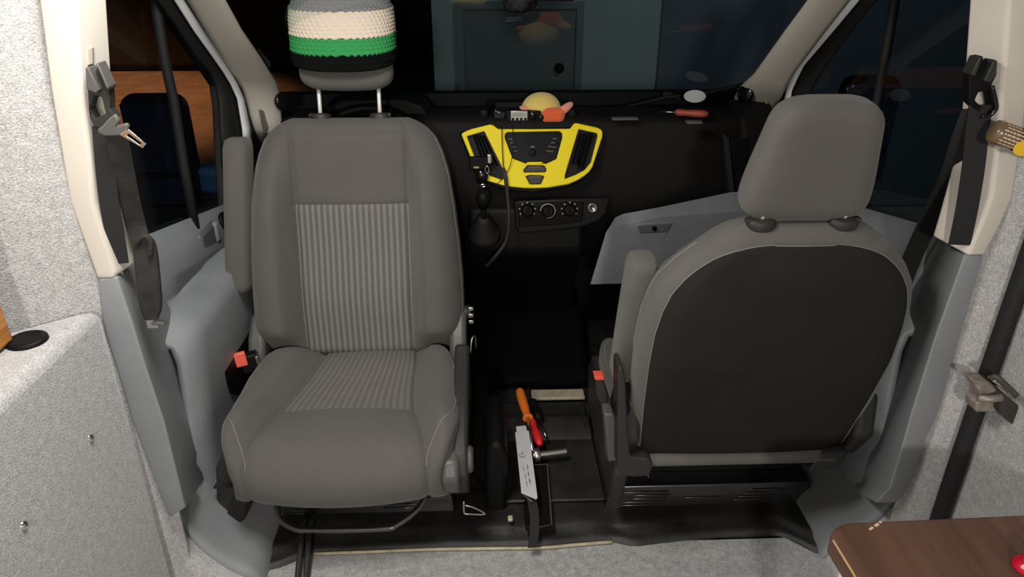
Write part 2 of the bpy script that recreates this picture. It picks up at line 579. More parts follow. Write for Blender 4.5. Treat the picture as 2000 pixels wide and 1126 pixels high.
# felt wedges that close the corner between pillar foot, step and floor
for nm, sgn, x0, ye in (('wall_foot_left', -1, 0, 1.42), ('wall_foot_right', 1, .03, 1.47)):
    bm = B()
    rows = []
    for y, e in ((1.315, 0), (1.316, .5), (1.322, .8), (1.336, .97), (1.35, 1), (ye, 1)):
        rows.append([(sgn * (x + x0), y + max(0, .86 - x) * .25, -.03 + (z - .012 + .03) * e) for x, z in STEP[1:]])
    grid(bm, rows)
    obj(nm, bm, FELT, kind='structure', smooth=True, sub=1)

# --- cab floor: black rubber mat with stepped front edge
fl = B()
xs = [-.80, -.70, -.64, -.08, -.02, .18, .215, .25, .52, .56, .66, .74, .80]
def mat_front(x):
    return lerp_tab([(-.80, 1.40), (-.70, 1.43), (-.62, 1.475), (-.3, 1.48), (.0, 1.475), (.2, 1.49), (.26, 1.47), (.5, 1.50), (.60, 1.50), (.68, 1.50), (.75, 1.43), (.80, 1.41)], x)
rows = []
for j in range(10):
    r = []
    for i in range(65):
        x = -.80 + 1.6 * i / 64
        f = mat_front(x)
        y = [f, f + .004, f + .022, f + .045, f + .056, f + .075, f + .10, 1.66, 2.2, 2.75][j]
        z = [-.005, .010, .014, .015, .022, .026, .026, .026, .026, .028][j]
        if j in (3, 4, 5, 6) and (.19 < x < .24 or -.06 < x < -.03):
            z -= .008
        z += .002 * sin(x * 31 + j) * (1 if j < 5 else .3)
        r.append((x, y, z))
    rows.append(r)
grid(fl, rows)
cabfloor = obj('floor_cab', fl, RUBBER, kind='structure', smooth=True, label='dirty black rubber cab floor mat')
obj('floor_pan', box(B(), (0, 2.15, -.06), (2.0, 1.4, .1)), BLACKP, kind='structure')
bm = B()
tube(bm, smoothpts([(x, mat_front(x) - .004, .006) for x in (-.62, -.45, -.3, -.15, 0, .1, .2)], 4), .005, 6)
obj('trim_8', bm, BEIGEM, kind='structure', smooth=True, label='pale beige edging under the mat lip')
# raised tunnel cover between the seats
bm = B()
tpts = [(1.62, .040), (1.90, .042), (1.93, .060), (2.0, .064), (2.02, .044), (2.11, .044), (2.12, .03), (1.62, .03)]
prism(bm, [(-.13, y, z) for y, z in tpts], (.33, 0, 0))
obj('tunnel_mat', bm, RUBBER, bevel=.006, label='ribbed black rubber mat between the two seats', cat='mat')
bm = B()
box(bm, (.11, 2.155, .046), (.19, .055, .012))
obj('sill_strip', bm, BEIGEM, bevel=.003, label='bare beige metal strip across the floor before the tools', cat='metal strip')
bm = B()
rows = []
for j in range(8):
    rows.append([(-.30 + .54 * i / 12, 2.20 + .5 * j / 7, .062 + .004 * sin(i * 1.1) + (.12 * (j / 7) ** 2)) for i in range(13)])
grid(bm, rows)
cm = obj('footwell_carpet', bm, mat('black_carpet', (.0045, .0045, .005), 1, bump=.5, bscale=300, spec=.05), smooth=True, solid=.012,
         label='black footwell carpet with a stitched edge beyond the metal strip', cat='carpet')
bm = B()
for i in range(44):
    x = -.16 + .37 * i / 43
    box(bm, (x, 2.203, .069 + .004 * sin((x + .3) / .54 * 12 * 1.1)), (.005, .004, .003))
obj('stitching', bm, CHARL, cm, kind='stuff')

# --- doors
def door(name, sgn, label):
    prof = [(.955, .90), (.935, .84), (.925, .80), (.93, .74), (.925, .70), (.905, .672), (.868, .66), (.862, .62), (.87, .5), (.885, .38), (.895, .28), (.895, .12), (.91, -.02)]
    rows = []
    for y in [1.46, 1.6, 1.8, 2.0, 2.2, 2.4, 2.62]:
        rows.append([(sgn * x, y, z - (.0 if z < .72 else (y - 1.5) * .19)) for x, z in prof])
    bm = B()
    grid(bm, rows)
    return obj(name, bm, DOORG, kind='structure', smooth=True, solid=.02, label=label)
d1 = door('door_1', -1, 'grey moulded left cab door card')
d2 = door('door_2', 1, 'grey moulded right cab door card')
# handle pocket, reflector and tweeter on the left door
hp = Vector((-0.925, 1.909, 0.758))
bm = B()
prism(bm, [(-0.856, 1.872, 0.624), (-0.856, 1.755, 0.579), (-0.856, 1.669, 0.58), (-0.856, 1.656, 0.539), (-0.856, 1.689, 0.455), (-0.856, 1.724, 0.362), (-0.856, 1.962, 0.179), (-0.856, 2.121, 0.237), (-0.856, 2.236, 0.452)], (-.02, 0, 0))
obj('footwell_shade', bm, BLACKP, d1, bevel=.006, seg=3)  # black plate standing in for the footwell shade beyond the door card
bm = B()
box(bm, hp + Vector((.006, 0, 0)), (.02, .125, .070))
obj('door_handle_pocket', bm, mat('pocket_grey', (.10, .11, .115), .5), d1, bevel=.012)
bm = B()
box(bm, hp + Vector((.012, .045, .004)), (.022, .028, .060))
obj('door_handle', bm, DOORG, d1, bevel=.008)
bm = B()
lathe(bm, [(0, 0), (.03, 0), (.03, .008), (.02, .01), (0, .006)], axis_m((-0.915, 2.046, 0.759), (1, -.2, .4)), 20)
obj('tweeter', bm, BLACKP, d1, smooth=True)
bm = B()
box(bm, (-0.885, 1.611, 0.244), (.012, .03, .018))
obj('reflector', bm, REDD, d1, bevel=.002, label='small red reflector at the door edge')

# door window frames: side glass with black rubber border and a slim upright bar
def side_window(name, sgn, pts_in, bar, label):
    """pts_in: opening outline on the plane |x| = .935 (y, z)"""
    x = .935 * sgn
    cy = sum(p[0] for p in pts_in) / len(pts_in)
    cz = sum(p[1] for p in pts_in) / len(pts_in)
    bm = B()
    prism(bm, [(x + .012 * sgn, y, z) for y, z in pts_in], (.004 * sgn, 0, 0))
    w = obj(name, bm, GLASS, kind='structure', label=label)
    bm = B()
    out = [(max(1.40, cy + (y - cy) * 1.30), cz + (z - cz) * 1.22) for y, z in pts_in]
    pts_in = [(max(1.42, y), z) for y, z in pts_in]
    plate(bm, [(x, y, z) for y, z in out], [[(x, y, z) for y, z in pts_in]], (.02 * sgn, 0, 0))
    obj('window_seal', bm, SEAL, w, bevel=.003)
    bm = B()
    tube(bm, bar, .0135, 8)
    obj('divider_bar', bm, SEAL, w, smooth=True)
    return w
ol = [(p[1], p[2]) for p in [(-0.935, 1.883, 1.429), (-0.935, 1.923, 1.381), (-0.935, 2.102, 1.226), (-0.935, 2.214, 1.128), (-0.935, 2.209, 1.066), (-0.935, 2.158, 0.935), (-0.935, 2.114, 0.788), (-0.935, 2.104, 0.769), (-0.935, 1.945, 0.788), (-0.935, 1.719, 0.847), (-0.935, 1.543, 0.892), (-0.935, 1.392, 0.933), (-0.935, 1.27, 0.965), (-0.935, 1.39, 1.236), (-0.935, 1.444, 1.446)]]
side_window('window_1', -1, ol, [(-0.935, 1.929, 1.45), (-0.935, 1.912, 1.382), (-0.935, 1.897, 1.239), (-0.935, 1.903, 1.15), (-0.935, 1.884, 0.966), (-0.935, 1.877, 0.803)], 'left cab side window')
orr = [(p[1], p[2]) for p in [(0.955, 2.061, 1.419), (0.955, 2.113, 1.365), (0.955, 2.371, 1.118), (0.955, 2.418, 1.068), (0.955, 2.471, 0.961), (0.955, 2.527, 0.762), (0.955, 2.523, 0.636), (0.955, 2.123, 0.728), (0.955, 1.829, 0.803), (0.955, 1.667, 0.847), (0.955, 1.546, 0.877), (0.955, 1.362, 0.92), (0.955, 1.446, 1.213), (0.955, 1.504, 1.441)]]
side_window('window_2', 1, orr, [(0.955, 2.028, 1.446), (0.955, 2.006, 1.372), (0.955, 1.995, 1.27), (0.955, 1.99, 1.177), (0.955, 1.981, 1.067), (0.955, 1.932, 0.765)], 'right cab side window')

# --- A pillars, painted door frame strips, windscreen
def apillar(nm, wl_, dl, label):
    rows = []
    for w, d in zip(wl_, dl):
        w = Vector(w)
        d = Vector(d)
        s = 1 if w.x > 0 else -1
        mid = (w + d) / 2 + Vector((-.012 * s, -.012, 0))
        rows.append([w + Vector((.02 * s, .03, .0)), w, w * .7 + mid * .3 + Vector((-.006 * s, -.004, 0)), mid, d, d + Vector((.02 * s, .01, 0))])
    bm = B()
    grid(bm, rows)
    return obj(nm, bm, CREAM, kind='structure', smooth=True, solid=.006, label=label)
LW = [(-0.74, 1.777, 1.438), (-0.75, 1.868, 1.384), (-0.76, 1.984, 1.307), (-0.775, 2.167, 1.212), (-0.79, 2.34, 1.115), (-0.8, 2.408, 1.063), (-0.805, 2.4, 0.987), (-0.81, 2.38, 0.901)]
LD = [(-0.8, 1.738, 1.439), (-0.81, 1.824, 1.387), (-0.825, 1.938, 1.315), (-0.84, 2.074, 1.228), (-0.855, 2.212, 1.144), (-0.86, 2.267, 1.1), (-0.87, 2.319, 1.011), (-0.88, 2.373, 0.904)]
ap1 = apillar('trim_9', LW, LD, 'beige left windscreen pillar trim')
RW = [(0.69, 1.854, 1.433), (0.7, 1.959, 1.375), (0.71, 2.112, 1.278), (0.725, 2.332, 1.134), (0.73, 2.454, 1.075), (0.735, 2.52, 1.024), (0.77, 2.564, 0.952), (0.79, 2.531, 0.891)]
RD = [(0.77, 1.835, 1.434), (0.78, 1.921, 1.377), (0.79, 2.057, 1.284), (0.81, 2.259, 1.147), (0.82, 2.326, 1.095), (0.83, 2.382, 1.049), (0.845, 2.471, 0.971), (0.85, 2.532, 0.891)]
ap2 = apillar('trim_10', RW, RD, 'beige right windscreen pillar trim')
def frame_strip(nm, a, b, c, d, s, label):
    bm = B()
    grid(bm, list(zip(a, b, c, d)))
    o = obj(nm, bm, SEAL, kind='structure', smooth=True, solid=.012, offset=0, label='black rubber door seal')
    bm = B()
    off = Vector((-.014 * s, -.004, 0))
    grid(bm, [(Vector(p) + off, (Vector(p) + Vector(q)) / 2 + off * 1.5, Vector(q) + off) for p, q in zip(b, c)])
    obj('painted_strip', bm, WHITEP, o, smooth=True, solid=.006, label=label)
frame_strip('trim_11', [(-0.905, 1.802, 1.437), (-0.905, 1.855, 1.385), (-0.905, 1.947, 1.307), (-0.905, 2.031, 1.235), (-0.905, 2.114, 1.181), (-0.905, 2.144, 1.14), (-0.905, 2.144, 1.09), (-0.905, 2.117, 1.022), (-0.905, 2.091, 0.937)],
            [(-0.9, 1.845, 1.436), (-0.9, 1.904, 1.382), (-0.9, 1.993, 1.303), (-0.9, 2.091, 1.227), (-0.9, 2.156, 1.175), (-0.9, 2.201, 1.133), (-0.9, 2.238, 1.084), (-0.9, 2.24, 0.994), (-0.9, 2.222, 0.902)],
            [(-0.898, 1.889, 1.434), (-0.898, 1.952, 1.379), (-0.898, 2.047, 1.297), (-0.898, 2.151, 1.219), (-0.898, 2.209, 1.167), (-0.898, 2.248, 1.125), (-0.898, 2.282, 1.076), (-0.898, 2.299, 0.98), (-0.898, 2.282, 0.885)],
            [(-0.885, 1.952, 1.432), (-0.885, 2.033, 1.374), (-0.885, 2.12, 1.29), (-0.885, 2.215, 1.211), (-0.885, 2.273, 1.157), (-0.885, 2.326, 1.112), (-0.885, 2.359, 1.061), (-0.885, 2.375, 0.963), (-0.885, 2.384, 0.857)], -1, 'white painted left door frame')
frame_strip('trim_12', [(0.895, 1.925, 1.431), (0.895, 1.991, 1.373), (0.895, 2.093, 1.286), (0.895, 2.212, 1.176), (0.895, 2.252, 1.132), (0.895, 2.287, 1.089), (0.895, 2.298, 1.04)],
            [(0.89, 1.969, 1.429), (0.89, 2.041, 1.37), (0.89, 2.159, 1.28), (0.89, 2.318, 1.161), (0.89, 2.349, 1.12), (0.89, 2.379, 1.072), (0.89, 2.379, 1.024)],
            [(0.888, 2.009, 1.428), (0.888, 2.086, 1.367), (0.888, 2.211, 1.274), (0.888, 2.375, 1.153), (0.888, 2.4, 1.112), (0.888, 2.415, 1.066), (0.888, 2.416, 1.017)],
            [(0.87, 2.037, 1.427), (0.87, 2.117, 1.365), (0.87, 2.232, 1.272), (0.87, 2.384, 1.152), (0.87, 2.438, 1.102), (0.87, 2.475, 1.049), (0.87, 2.511, 0.998)], 1, 'white painted right door frame')
# windscreen pane: follows both pillars, bulges forward in the middle
bm = B()
rows = []
pl = [Vector(p) for p in LW[:6]]
pr = [Vector(p) for p in RW[:6]]
pl = [pl[0] + (pl[0] - pl[2]) * 1.2] + pl + [Vector((-.80, 2.56, .955))]
pr = [pr[0] + (pr[0] - pr[2]) * 1.2] + pr + [Vector((.74, 2.56, .955))]
for a, b in zip(pl, pr):
    r = []
    for k in range(21):
        t = k / 20
        p = a.lerp(b, t)
        p.y += .13 * (1 - (2 * t - 1) ** 2) + .012
        r.append(p)
    rows.append(r)
grid(bm, rows)
obj('window_3', bm, GLASSW, kind='structure', smooth=True, label='windscreen')

# ================================================================== DASHBOARD
dash = empty('dashboard', (0, 2.4, 0), 'black plastic dashboard with yellow centre panel under the windscreen', 'dashboard')
prof = [(2.75, .955), (2.62, .975), (2.47, .995), (2.39, 1.0), (2.352, .994), (2.334, .978), (2.328, .95), (2.326, .85), (2.318, .76), (2.325, .70), (2.36, .62), (2.44, .5), (2.58, .40), (2.75, .36)]
bm = B()
rows = []
for k in range(33):
    x = -.86 + 1.70 * k / 32
    e = max(0, abs(x) - .62)
    rows.append([(x, y + e * e * 1.0 + .0, z - e * e * .3) for y, z in prof])
grid(bm, rows)
obj('dash_body', bm, DASHP, dash, smooth=True, solid=.01)
# passenger end cap with its dark side vent
bm = B()
prism(bm, [(.70, y, z) for y, z in [(2.30, .735), (2.30, .94), (2.335, 1.0), (2.42, 1.025), (2.5, 1.02), (2.56, .98), (2.56, .735)]], (.13, 0, 0))
obj('end_cap', bm, DASHP, dash, bevel=.02, seg=4)
bm = B()
prism(bm, [(0.664, 2.292, 0.926), (0.722, 2.292, 0.935), (0.738, 2.292, 0.736), (0.715, 2.292, 0.729)], (0, .02, 0))
ev = obj('side_vent', bm, BLACKP, dash, bevel=.004)
bm = B()
prism(bm, [(0.64, 2.296, 0.948), (0.661, 2.296, 0.935), (0.711, 2.296, 0.724), (0.691, 2.296, 0.721)], (0, .03, 0))
obj('side_vent_frame', bm, CHARP, dash, bevel=.004)
# yellow centre panel
a_, b_ = 1.971, .353
front = Vector((0, -1, b_)).normalized()
bm = B()
outer = [(-0.213, 2.307, 0.951), (-0.206, 2.309, 0.957), (-0.183, 2.312, 0.966), (-0.12, 2.317, 0.98), (-0.109, 2.316, 0.977), (-0.094, 2.312, 0.966), (0.017, 2.312, 0.965), (0.137, 2.312, 0.965), (0.15, 2.317, 0.981), (0.157, 2.318, 0.982), (0.225, 2.313, 0.968), (0.238, 2.31, 0.962), (0.243, 2.308, 0.954), (0.242, 2.303, 0.94), (0.21, 2.271, 0.85), (0.2, 2.266, 0.836), (0.185, 2.262, 0.824), (0.161, 2.257, 0.81), (0.131, 2.253, 0.798), (0.067, 2.249, 0.789), (0.024, 2.249, 0.787), (-0.011, 2.249, 0.788), (-0.07, 2.251, 0.794), (-0.133, 2.257, 0.812), (-0.161, 2.265, 0.832), (-0.172, 2.272, 0.854)]
vl = [(-0.195, 2.305, 0.945), (-0.139, 2.31, 0.96), (-0.084, 2.272, 0.853), (-0.079, 2.26, 0.817), (-0.086, 2.258, 0.814), (-0.123, 2.263, 0.827), (-0.151, 2.269, 0.844), (-0.167, 2.279, 0.872)]
vr = [(0.165, 2.311, 0.964), (0.225, 2.307, 0.951), (0.227, 2.304, 0.943), (0.205, 2.276, 0.864), (0.185, 2.268, 0.841), (0.158, 2.263, 0.828), (0.119, 2.258, 0.814), (0.121, 2.263, 0.828)]
rad = [(-0.066, 2.309, 0.956), (0.102, 2.309, 0.958), (0.112, 2.307, 0.952), (0.112, 2.302, 0.938), (0.093, 2.28, 0.875), (0.06, 2.275, 0.861), (0.053, 2.275, 0.861), (0.045, 2.277, 0.867), (-0.001, 2.277, 0.867), (-0.006, 2.275, 0.862), (-0.049, 2.281, 0.878), (-0.073, 2.303, 0.939), (-0.073, 2.306, 0.949)]
b1 = [(-0.001, 2.274, 0.857), (0.053, 2.273, 0.856), (0.061, 2.269, 0.844), (0.058, 2.266, 0.835), (-0.013, 2.266, 0.835), (-0.014, 2.269, 0.843)]
b2 = [(-0.008, 2.262, 0.824), (0.006, 2.263, 0.827), (0.041, 2.263, 0.826), (0.054, 2.262, 0.823), (0.042, 2.253, 0.799), (0.006, 2.253, 0.799)]
plate(bm, outer, [vl, vr, rad, b1, b2], front * .018)
obj('centre_panel', bm, YELLOW, dash, bevel=.0035, seg=3, label='bright yellow centre panel')
bm = B()
prism(bm, [Vector(p) - front * .004 for p in [(-0.221, 2.31, 0.959), (-0.12, 2.319, 0.986), (-0.091, 2.313, 0.97), (0.137, 2.314, 0.972), (0.157, 2.32, 0.988), (0.252, 2.31, 0.962), (0.217, 2.269, 0.844), (0.188, 2.258, 0.813), (0.133, 2.249, 0.789), (0.024, 2.244, 0.773), (-0.068, 2.247, 0.781), (-0.143, 2.256, 0.807), (-0.18, 2.27, 0.848)]], -front * .03)
obj('panel_surround', bm, BLACKP, dash, bevel=.006)
def inset(pts, k):
    c = sum((Vector(p) for p in pts), Vector()) / len(pts)
    return [c + (Vector(p) - c) * k for p in pts]
bm = B()
prism(bm, inset(rad, .985), front * .012)
radio = obj('radio', bm, SCREEN, dash, bevel=.002, label='black radio face with small round dial')
bm = B()
rc = Vector((0.016, 2.287, 0.894)) + front * .012
lathe(bm, [(.0115, 0), (.0115, .008), (.009, .010), (0, .010)], axis_m(rc, front), 24)
obj('radio_knob', bm, BLACKP, radio, smooth=True)
bm = B()
for (dx, dz) in [(-.072, .05), (-.066, .037), (-.061, .022), (-.056, .007), (-.05, -.008), (-.04, -.019), (.055, .022), (.063, .036), (.069, .05), (.05, .007), (.045, -.006), (.035, -.016), (.068, .02), (.061, .004), (.052, -.008)]:
    q = rc + Vector((dx, -b_ * dz, dz)) + front * .0008
    box(bm, q, (.013, .0016, .004))
obj('radio_keys', bm, mat('key_grey', (.10, .10, .10), .5), radio, kind='stuff')
bm = B()
box(bm, rc + Vector((.0, b_ * .018, .018)) + front * .001, (.012, .002, .003))
obj('radio_mark', bm, mat('mark_grey', (.3, .3, .3), .5), radio)
for nm, loop in (('hazard_button', b1), ('lock_button', b2)):
    bm = B()
    prism(bm, inset(loop, .96), front * .010)
    hb = obj(nm, bm, CHARP, dash, bevel=.003)
    c = sum((Vector(p) for p in loop), Vector()) / len(loop) + front * .0105
    bm = B()
    box(bm, c + Vector((0, b_ * .006, .006)), (.038, .002, .0028))
    obj('button_mark', bm, mat('button_grey', (.16, .16, .15), .5), hb)
# vents: dark well plus separate slats
for nm, loop, lean in (('air_vent', vl, .35), ('air_vent', vr, -.26)):
    bm = B()
    prism(bm, [p - front * .001 for p in inset(loop, 1.0)], -front * .002)
    av = obj(nm, bm, BLACKP, dash)
    zs = [p[2] for p in loop]
    z0, z1 = min(zs), max(zs)
    for f in (.22, .42, .62, .82):
        seg = []
        for zt in (z0 + (z1 - z0) * (.30 if lean * (f - .5) > 0 else .2), z1 - (z1 - z0) * .08):
            # x extent of the loop at this height
            cr = []
            n = len(loop)
            for i in range(n):
                p, q = loop[i], loop[(i + 1) % n]
                if (p[2] - zt) * (q[2] - zt) < 0:
                    t = (zt - p[2]) / (q[2] - p[2])
                    cr.append(p[0] + (q[0] - p[0]) * t)
            if len(cr) >= 2:
                x = min(cr) + (max(cr) - min(cr)) * f
                seg.append(Vector((x, a_ + b_ * zt, zt)) + front * .008)
        if len(seg) == 2:
            bm = B()
            strap(bm, seg, front + Vector((.5, 0, 0)), .012, .002)
            obj('slat', bm, GLOSSB, av)
# tray rim on top of the dash
bm = B()
prism(bm, [(-.155, 2.36, .99), (-.125, 2.36, .99), (-.105, 2.50, .99), (.115, 2.50, .99), (.135, 2.36, .99), (.165, 2.36, .99), (.14, 2.53, .99), (-.13, 2.53, .99)], (0, 0, .030))
obj('tray_rim', bm, BLACKP, dash, bevel=.008, seg=3)
# climate panel
bm = B()
cp = [(-0.043, 2.292, 0.729), (0.105, 2.292, 0.735), (0.274, 2.292, 0.736), (0.278, 2.292, 0.725), (0.27, 2.292, 0.684), (0.25, 2.292, 0.658), (0.195, 2.292, 0.635), (0.108, 2.292, 0.623), (-0.029, 2.292, 0.613), (-0.04, 2.292, 0.643)]
prism(bm, cp, (0, .03, 0))
clim = obj('climate_panel', bm, mat('panel_black', (.011, .0105, .010), .5, spec=.25), dash, bevel=.006, seg=3)
bm = B()
prism(bm, [(-0.03, 2.286, 0.718), (0.104, 2.286, 0.724), (0.191, 2.286, 0.725), (0.19, 2.286, 0.657), (0.107, 2.286, 0.647), (-0.026, 2.286, 0.638)], (0, .015, 0))
obj('control_plate', bm, BLACKP, clim, bevel=.004)
for k, p in enumerate([(0.001, 2.284, 0.702), (0.07, 2.284, 0.698), (0.143, 2.284, 0.701)]):
    p = Vector(p)
    bm = B()
    lathe(bm, [(.0235, 0), (.0235, .004), (.019, .006), (.018, .02), (.015, .023), (0, .023)], axis_m(p, (0, -1, .15)), 28)
    box(bm, p + Vector((0, -.021, .004)), (.008, .012, .034))
    kn = obj('climate_knob', bm, BLACKP, clim, smooth=False, bevel=.0015)
    bm = B()
    if k == 1:
        tube(bm, [p + Vector((.0255 * cos(t), -.004, .0255 * sin(t))) for t in [radians(-130 + 34 * j) for j in range(1, 10)]], .0016, 6)
    else:
        for j in range(7):
            t = radians(-30 + 40 * j)
            box(bm, p + Vector((.0265 * cos(t), -.003, .0265 * sin(t))), (.0045, .002, .0045))
    obj('dial_marks', bm, mat('dial_mark', (.42, .42, .42), .5), kn)
p = Vector((0.221, 2.288, 0.706))
bm = B()
lathe(bm, [(.0155, 0), (.0155, .006), (.0125, .006), (.0115, -.0), (0, -.0)], axis_m(p, (0, -1, .1)), 28)
obj('power_socket', bm, STEEL, clim, smooth=True, label='chrome ringed 12 volt socket')
# grey glove box
bm = B()
up = [(0.308, 2.3, 0.658), (0.33, 2.3, 0.671), (0.452, 2.3, 0.695), (0.685, 2.3, 0.747), (0.751, 2.3, 0.753)]
lo = [(0.269, 2.268, 0.626), (0.293, 2.268, 0.642), (0.334, 2.268, 0.653), (0.447, 2.268, 0.675), (0.689, 2.268, 0.692), (0.748, 2.268, 0.695)]
bot = [(0.223, 2.262, 0.436), (0.29, 2.262, 0.437), (0.38, 2.262, 0.437), (0.471, 2.262, 0.438), (0.725, 2.262, 0.437), (0.783, 2.262, 0.437)]
lo2 = lo
up2 = [up[0]] + up
grid(bm, [up2, lo2, bot])
gl = obj('glove_box_lid', bm, DOORG, dash, solid=.01, bevel=.006, seg=3, label='grey glove box lid')
bm = B()
outer = [(0.363, 2.256, 0.657), (0.496, 2.256, 0.664), (0.461, 2.256, 0.583), (0.393, 2.256, 0.582)]
prism(bm, outer, (0, .02, 0))
lt = obj('latch_plate', bm, DOORG, gl, bevel=.004)
bm = B()
prism(bm, [(0.371, 2.252, 0.651), (0.487, 2.252, 0.657), (0.472, 2.252, 0.628), (0.382, 2.252, 0.625)], (0, .01, 0))
obj('latch_recess', bm, mat('recess_grey', (.12, .13, .14), .5), gl, bevel=.002)
bm = B()
lathe(bm, [(.0085, 0), (.0085, .003), (.005, .003), (0, .001)], axis_m((0.429, 2.251, 0.642), (0, -1, 0)), 20)
obj('key_cylinder', bm, BLACKP, gl, smooth=True)
# grey demister outlets on the dash top
for c, w in (((0.312, 2.297, 1.002), .05), ((0.52, 2.238, 1.002), .03)):
    bm = B()
    c = Vector(c)
    box(bm, c, (w * 1.7, .03, .008))
    obj('demister_outlet', bm, mat('outlet_grey', (.10, .10, .10), .6), dash, bevel=.003)
# instrument hood and steering wheel behind the left seat
bm = B()
prism(bm, [(-.68, 2.40, .98), (-.66, 2.40, 1.03), (-.6, 2.40, 1.052), (-.4, 2.40, 1.052), (-.34, 2.40, 1.03), (-.31, 2.40, .98)], (0, .14, 0))
obj('instrument_hood', bm, BLACKP, dash, bevel=.015, seg=3)
sw = empty('steering_wheel', (-.50, 2.2, .8), 'black steering wheel hidden behind the turned left seat', 'steering wheel')
bm = B()
cw = Vector((-.505, 2.2, .885))
dirx = Vector((1, 0, 0))
diry = Vector((0, .55, .83)).normalized()
tube(bm, [cw + (dirx * cos(2 * pi * k / 40) + diry * sin(2 * pi * k / 40)) * .185 for k in range(40)], .015, 10, closed=True)
obj('wheel_rim', bm, BLACKP, sw, smooth=True)
bm = B()
nrm = dirx.cross(diry)
lathe(bm, [(.06, -.02), (.065, .0), (.05, .02), (0, .025)], axis_m(cw, -nrm if nrm.y > 0 else nrm), 20)
obj('wheel_hub', bm, BLACKP, sw, smooth=True)
for a in (0, pi, -pi / 2):
    bm = B()
    tube(bm, [cw + (dirx * cos(a) + diry * sin(a)) * .05, cw + (dirx * cos(a) + diry * sin(a)) * .18], [.016, .011], 8)
    obj('spoke', bm, BLACKP, sw, smooth=True)
bm = B()
tube(bm, [cw + Vector((0, .02, -.02)), (-.505, 2.40, .72)], .03, 10)
obj('steering_column', bm, BLACKP, sw, smooth=True)
# lower centre console, gear lever
bm = B()
prism(bm, [(-.20, y, z) for y, z in [(2.318, .70), (2.305, .62), (2.30, .54), (2.36, .46), (2.46, .36), (2.60, .15), (2.75, .10), (2.75, .7)]], (.40, 0, 0))
cons = obj('centre_console', bm, BLACKP, dash, bevel=.02, seg=3)
obj('bulkhead', box(B(), (0, 2.79, .3), (1.9, .06, 1.4)), BLACKP, dash)
gr = empty('gear_lever', (-.17, 2.2, .62), 'black gear lever with soft boot left of the heater controls', 'gear lever')
gx = Vector((-0.145, 2.2, 0.679))
bm = B()
lathe(bm, [(.055, -.06), (.05, -.03), (.038, -.02), (.036, .0), (.026, .01), (.022, .03), (.012, .04), (0, .04)], axis_m(gx, (0, -.5, .85)), 20)
obj('boot', bm, mat('boot_vinyl', (.006, .006, .006), .7, bump=.3, bscale=60), gr, smooth=True)
bm = B()
tube(bm, [gx, gx + Vector((0, -.045, .08))], .009, 10)
obj('lever', bm, BLACKP, gr, smooth=True)
bm = B()
lathe(bm, [(0, -.03), (.016, -.025), (.023, 0), (.022, .02), (.014, .032), (0, .034)], axis_m(gx + Vector((0, -.06, .105)), (0, -.3, .9)), 18)
obj('gear_knob', bm, BLACKP, gr, smooth=True)
# phone cradle with keys hung from it in front of the left vent
ph = empty('phone_cradle', (-.2, 2.25, .85), 'black phone cradle with a silver clip before the left air vent', 'phone holder')
bm = B()
pc = Vector((-0.158, 2.24, 0.876))
box(bm, pc, (.062, .02, .042))
obj('cradle', bm, BLACKP, ph, bevel=.005)
bm = B()
box(bm, Vector((-0.124, 2.232, 0.892)), (.015, .014, .030))
obj('clip', bm, STEEL, ph, bevel=.003, label='silver clip')
bm = B()
box(bm, Vector((-0.166, 2.232, 0.865)), (.017, .01, .006))
obj('tab', bm, mat('tan_tab', (.45, .33, .12), .5), ph, bevel=.001)
bm = B()
tube(bm, [pc + Vector((0, .01, -.02)), pc + Vector((0, .03, -.06)), pc + Vector((0, .075, -.03))], .008, 8)
obj('cradle_arm', bm, BLACKP, ph, smooth=True)
ky = empty('key_bunch', (-.2, 2.24, .7), 'bunch of keys with black fob hanging below the phone cradle', 'keys')
kp = Vector((-0.149, 2.225, 0.835))
bm = B()
lathe(bm, [(0, -.024), (.015, -.02), (.021, 0), (.016, .02), (0, .026)], Matrix.Translation(kp), 16, 1, .5)
obj('fob', bm, GLOSSB, ky, smooth=True)
bm = B()
kr = Vector((-0.132, 2.222, 0.859))
tube(bm, [kr + Vector((.006 * cos(t), 0, .012 * sin(t))) for t in [2 * pi * k / 16 for k in range(16)]], .0022, 6, closed=True)
obj('key_ring', bm, CHROME, ky, smooth=True)
bm = B()
k0 = Vector((-0.145, 2.222, 0.807))
k1 = Vector((-0.154, 2.222, 0.756))
box(bm, (k0 + k1) / 2, (.006, .003, .042), Matrix.Rotation(.12, 3, 'Y'))
box(bm, k1 + Vector((0, 0, .004)), (.011, .003, .012), Matrix.Rotation(.12, 3, 'Y'))
tube(bm, [k0 + Vector((.008 * cos(t), 0, .004 * sin(t))) for t in [2 * pi * k / 12 for k in range(12)]], .002, 6, closed=True)
obj('key', bm, CHROME, ky)
# cables
bm = B()
tube(bm, smoothpts([(-0.083, 2.285, 0.988), (-0.082, 2.26, 0.917), (-0.08, 2.245, 0.862)], 4), .0017, 6)
obj('radio_wire', bm, BLACKP, smooth=True, label='thin straight black wire running down the yellow panel', cat='wire')
bm = B()
tube(bm, smoothpts([(-0.05, 2.285, 0.988), (-0.047, 2.25, 0.936), (-0.055, 2.245, 0.874), (-0.077, 2.24, 0.83), (-0.118, 2.235, 0.793), (-0.148, 2.23, 0.774)], 5), .0012, 6)
obj('charger_wire', bm, BLACKP, smooth=True, label='thin curved wire crossing from the radio set to the keys', cat='wire')
bm = B()
tube(bm, smoothpts([(-0.081, 2.235, 0.86), (-0.074, 2.22, 0.836), (-0.066, 2.21, 0.762), (-0.063, 2.2, 0.696), (-0.073, 2.2, 0.624), (-0.108, 2.2, 0.57), (-0.139, 2.24, 0.516)], 6), .0065, 8)
obj('handset_cable', bm, CHARP, smooth=True, label='thick black cable looping down left of the heater controls', cat='cable')

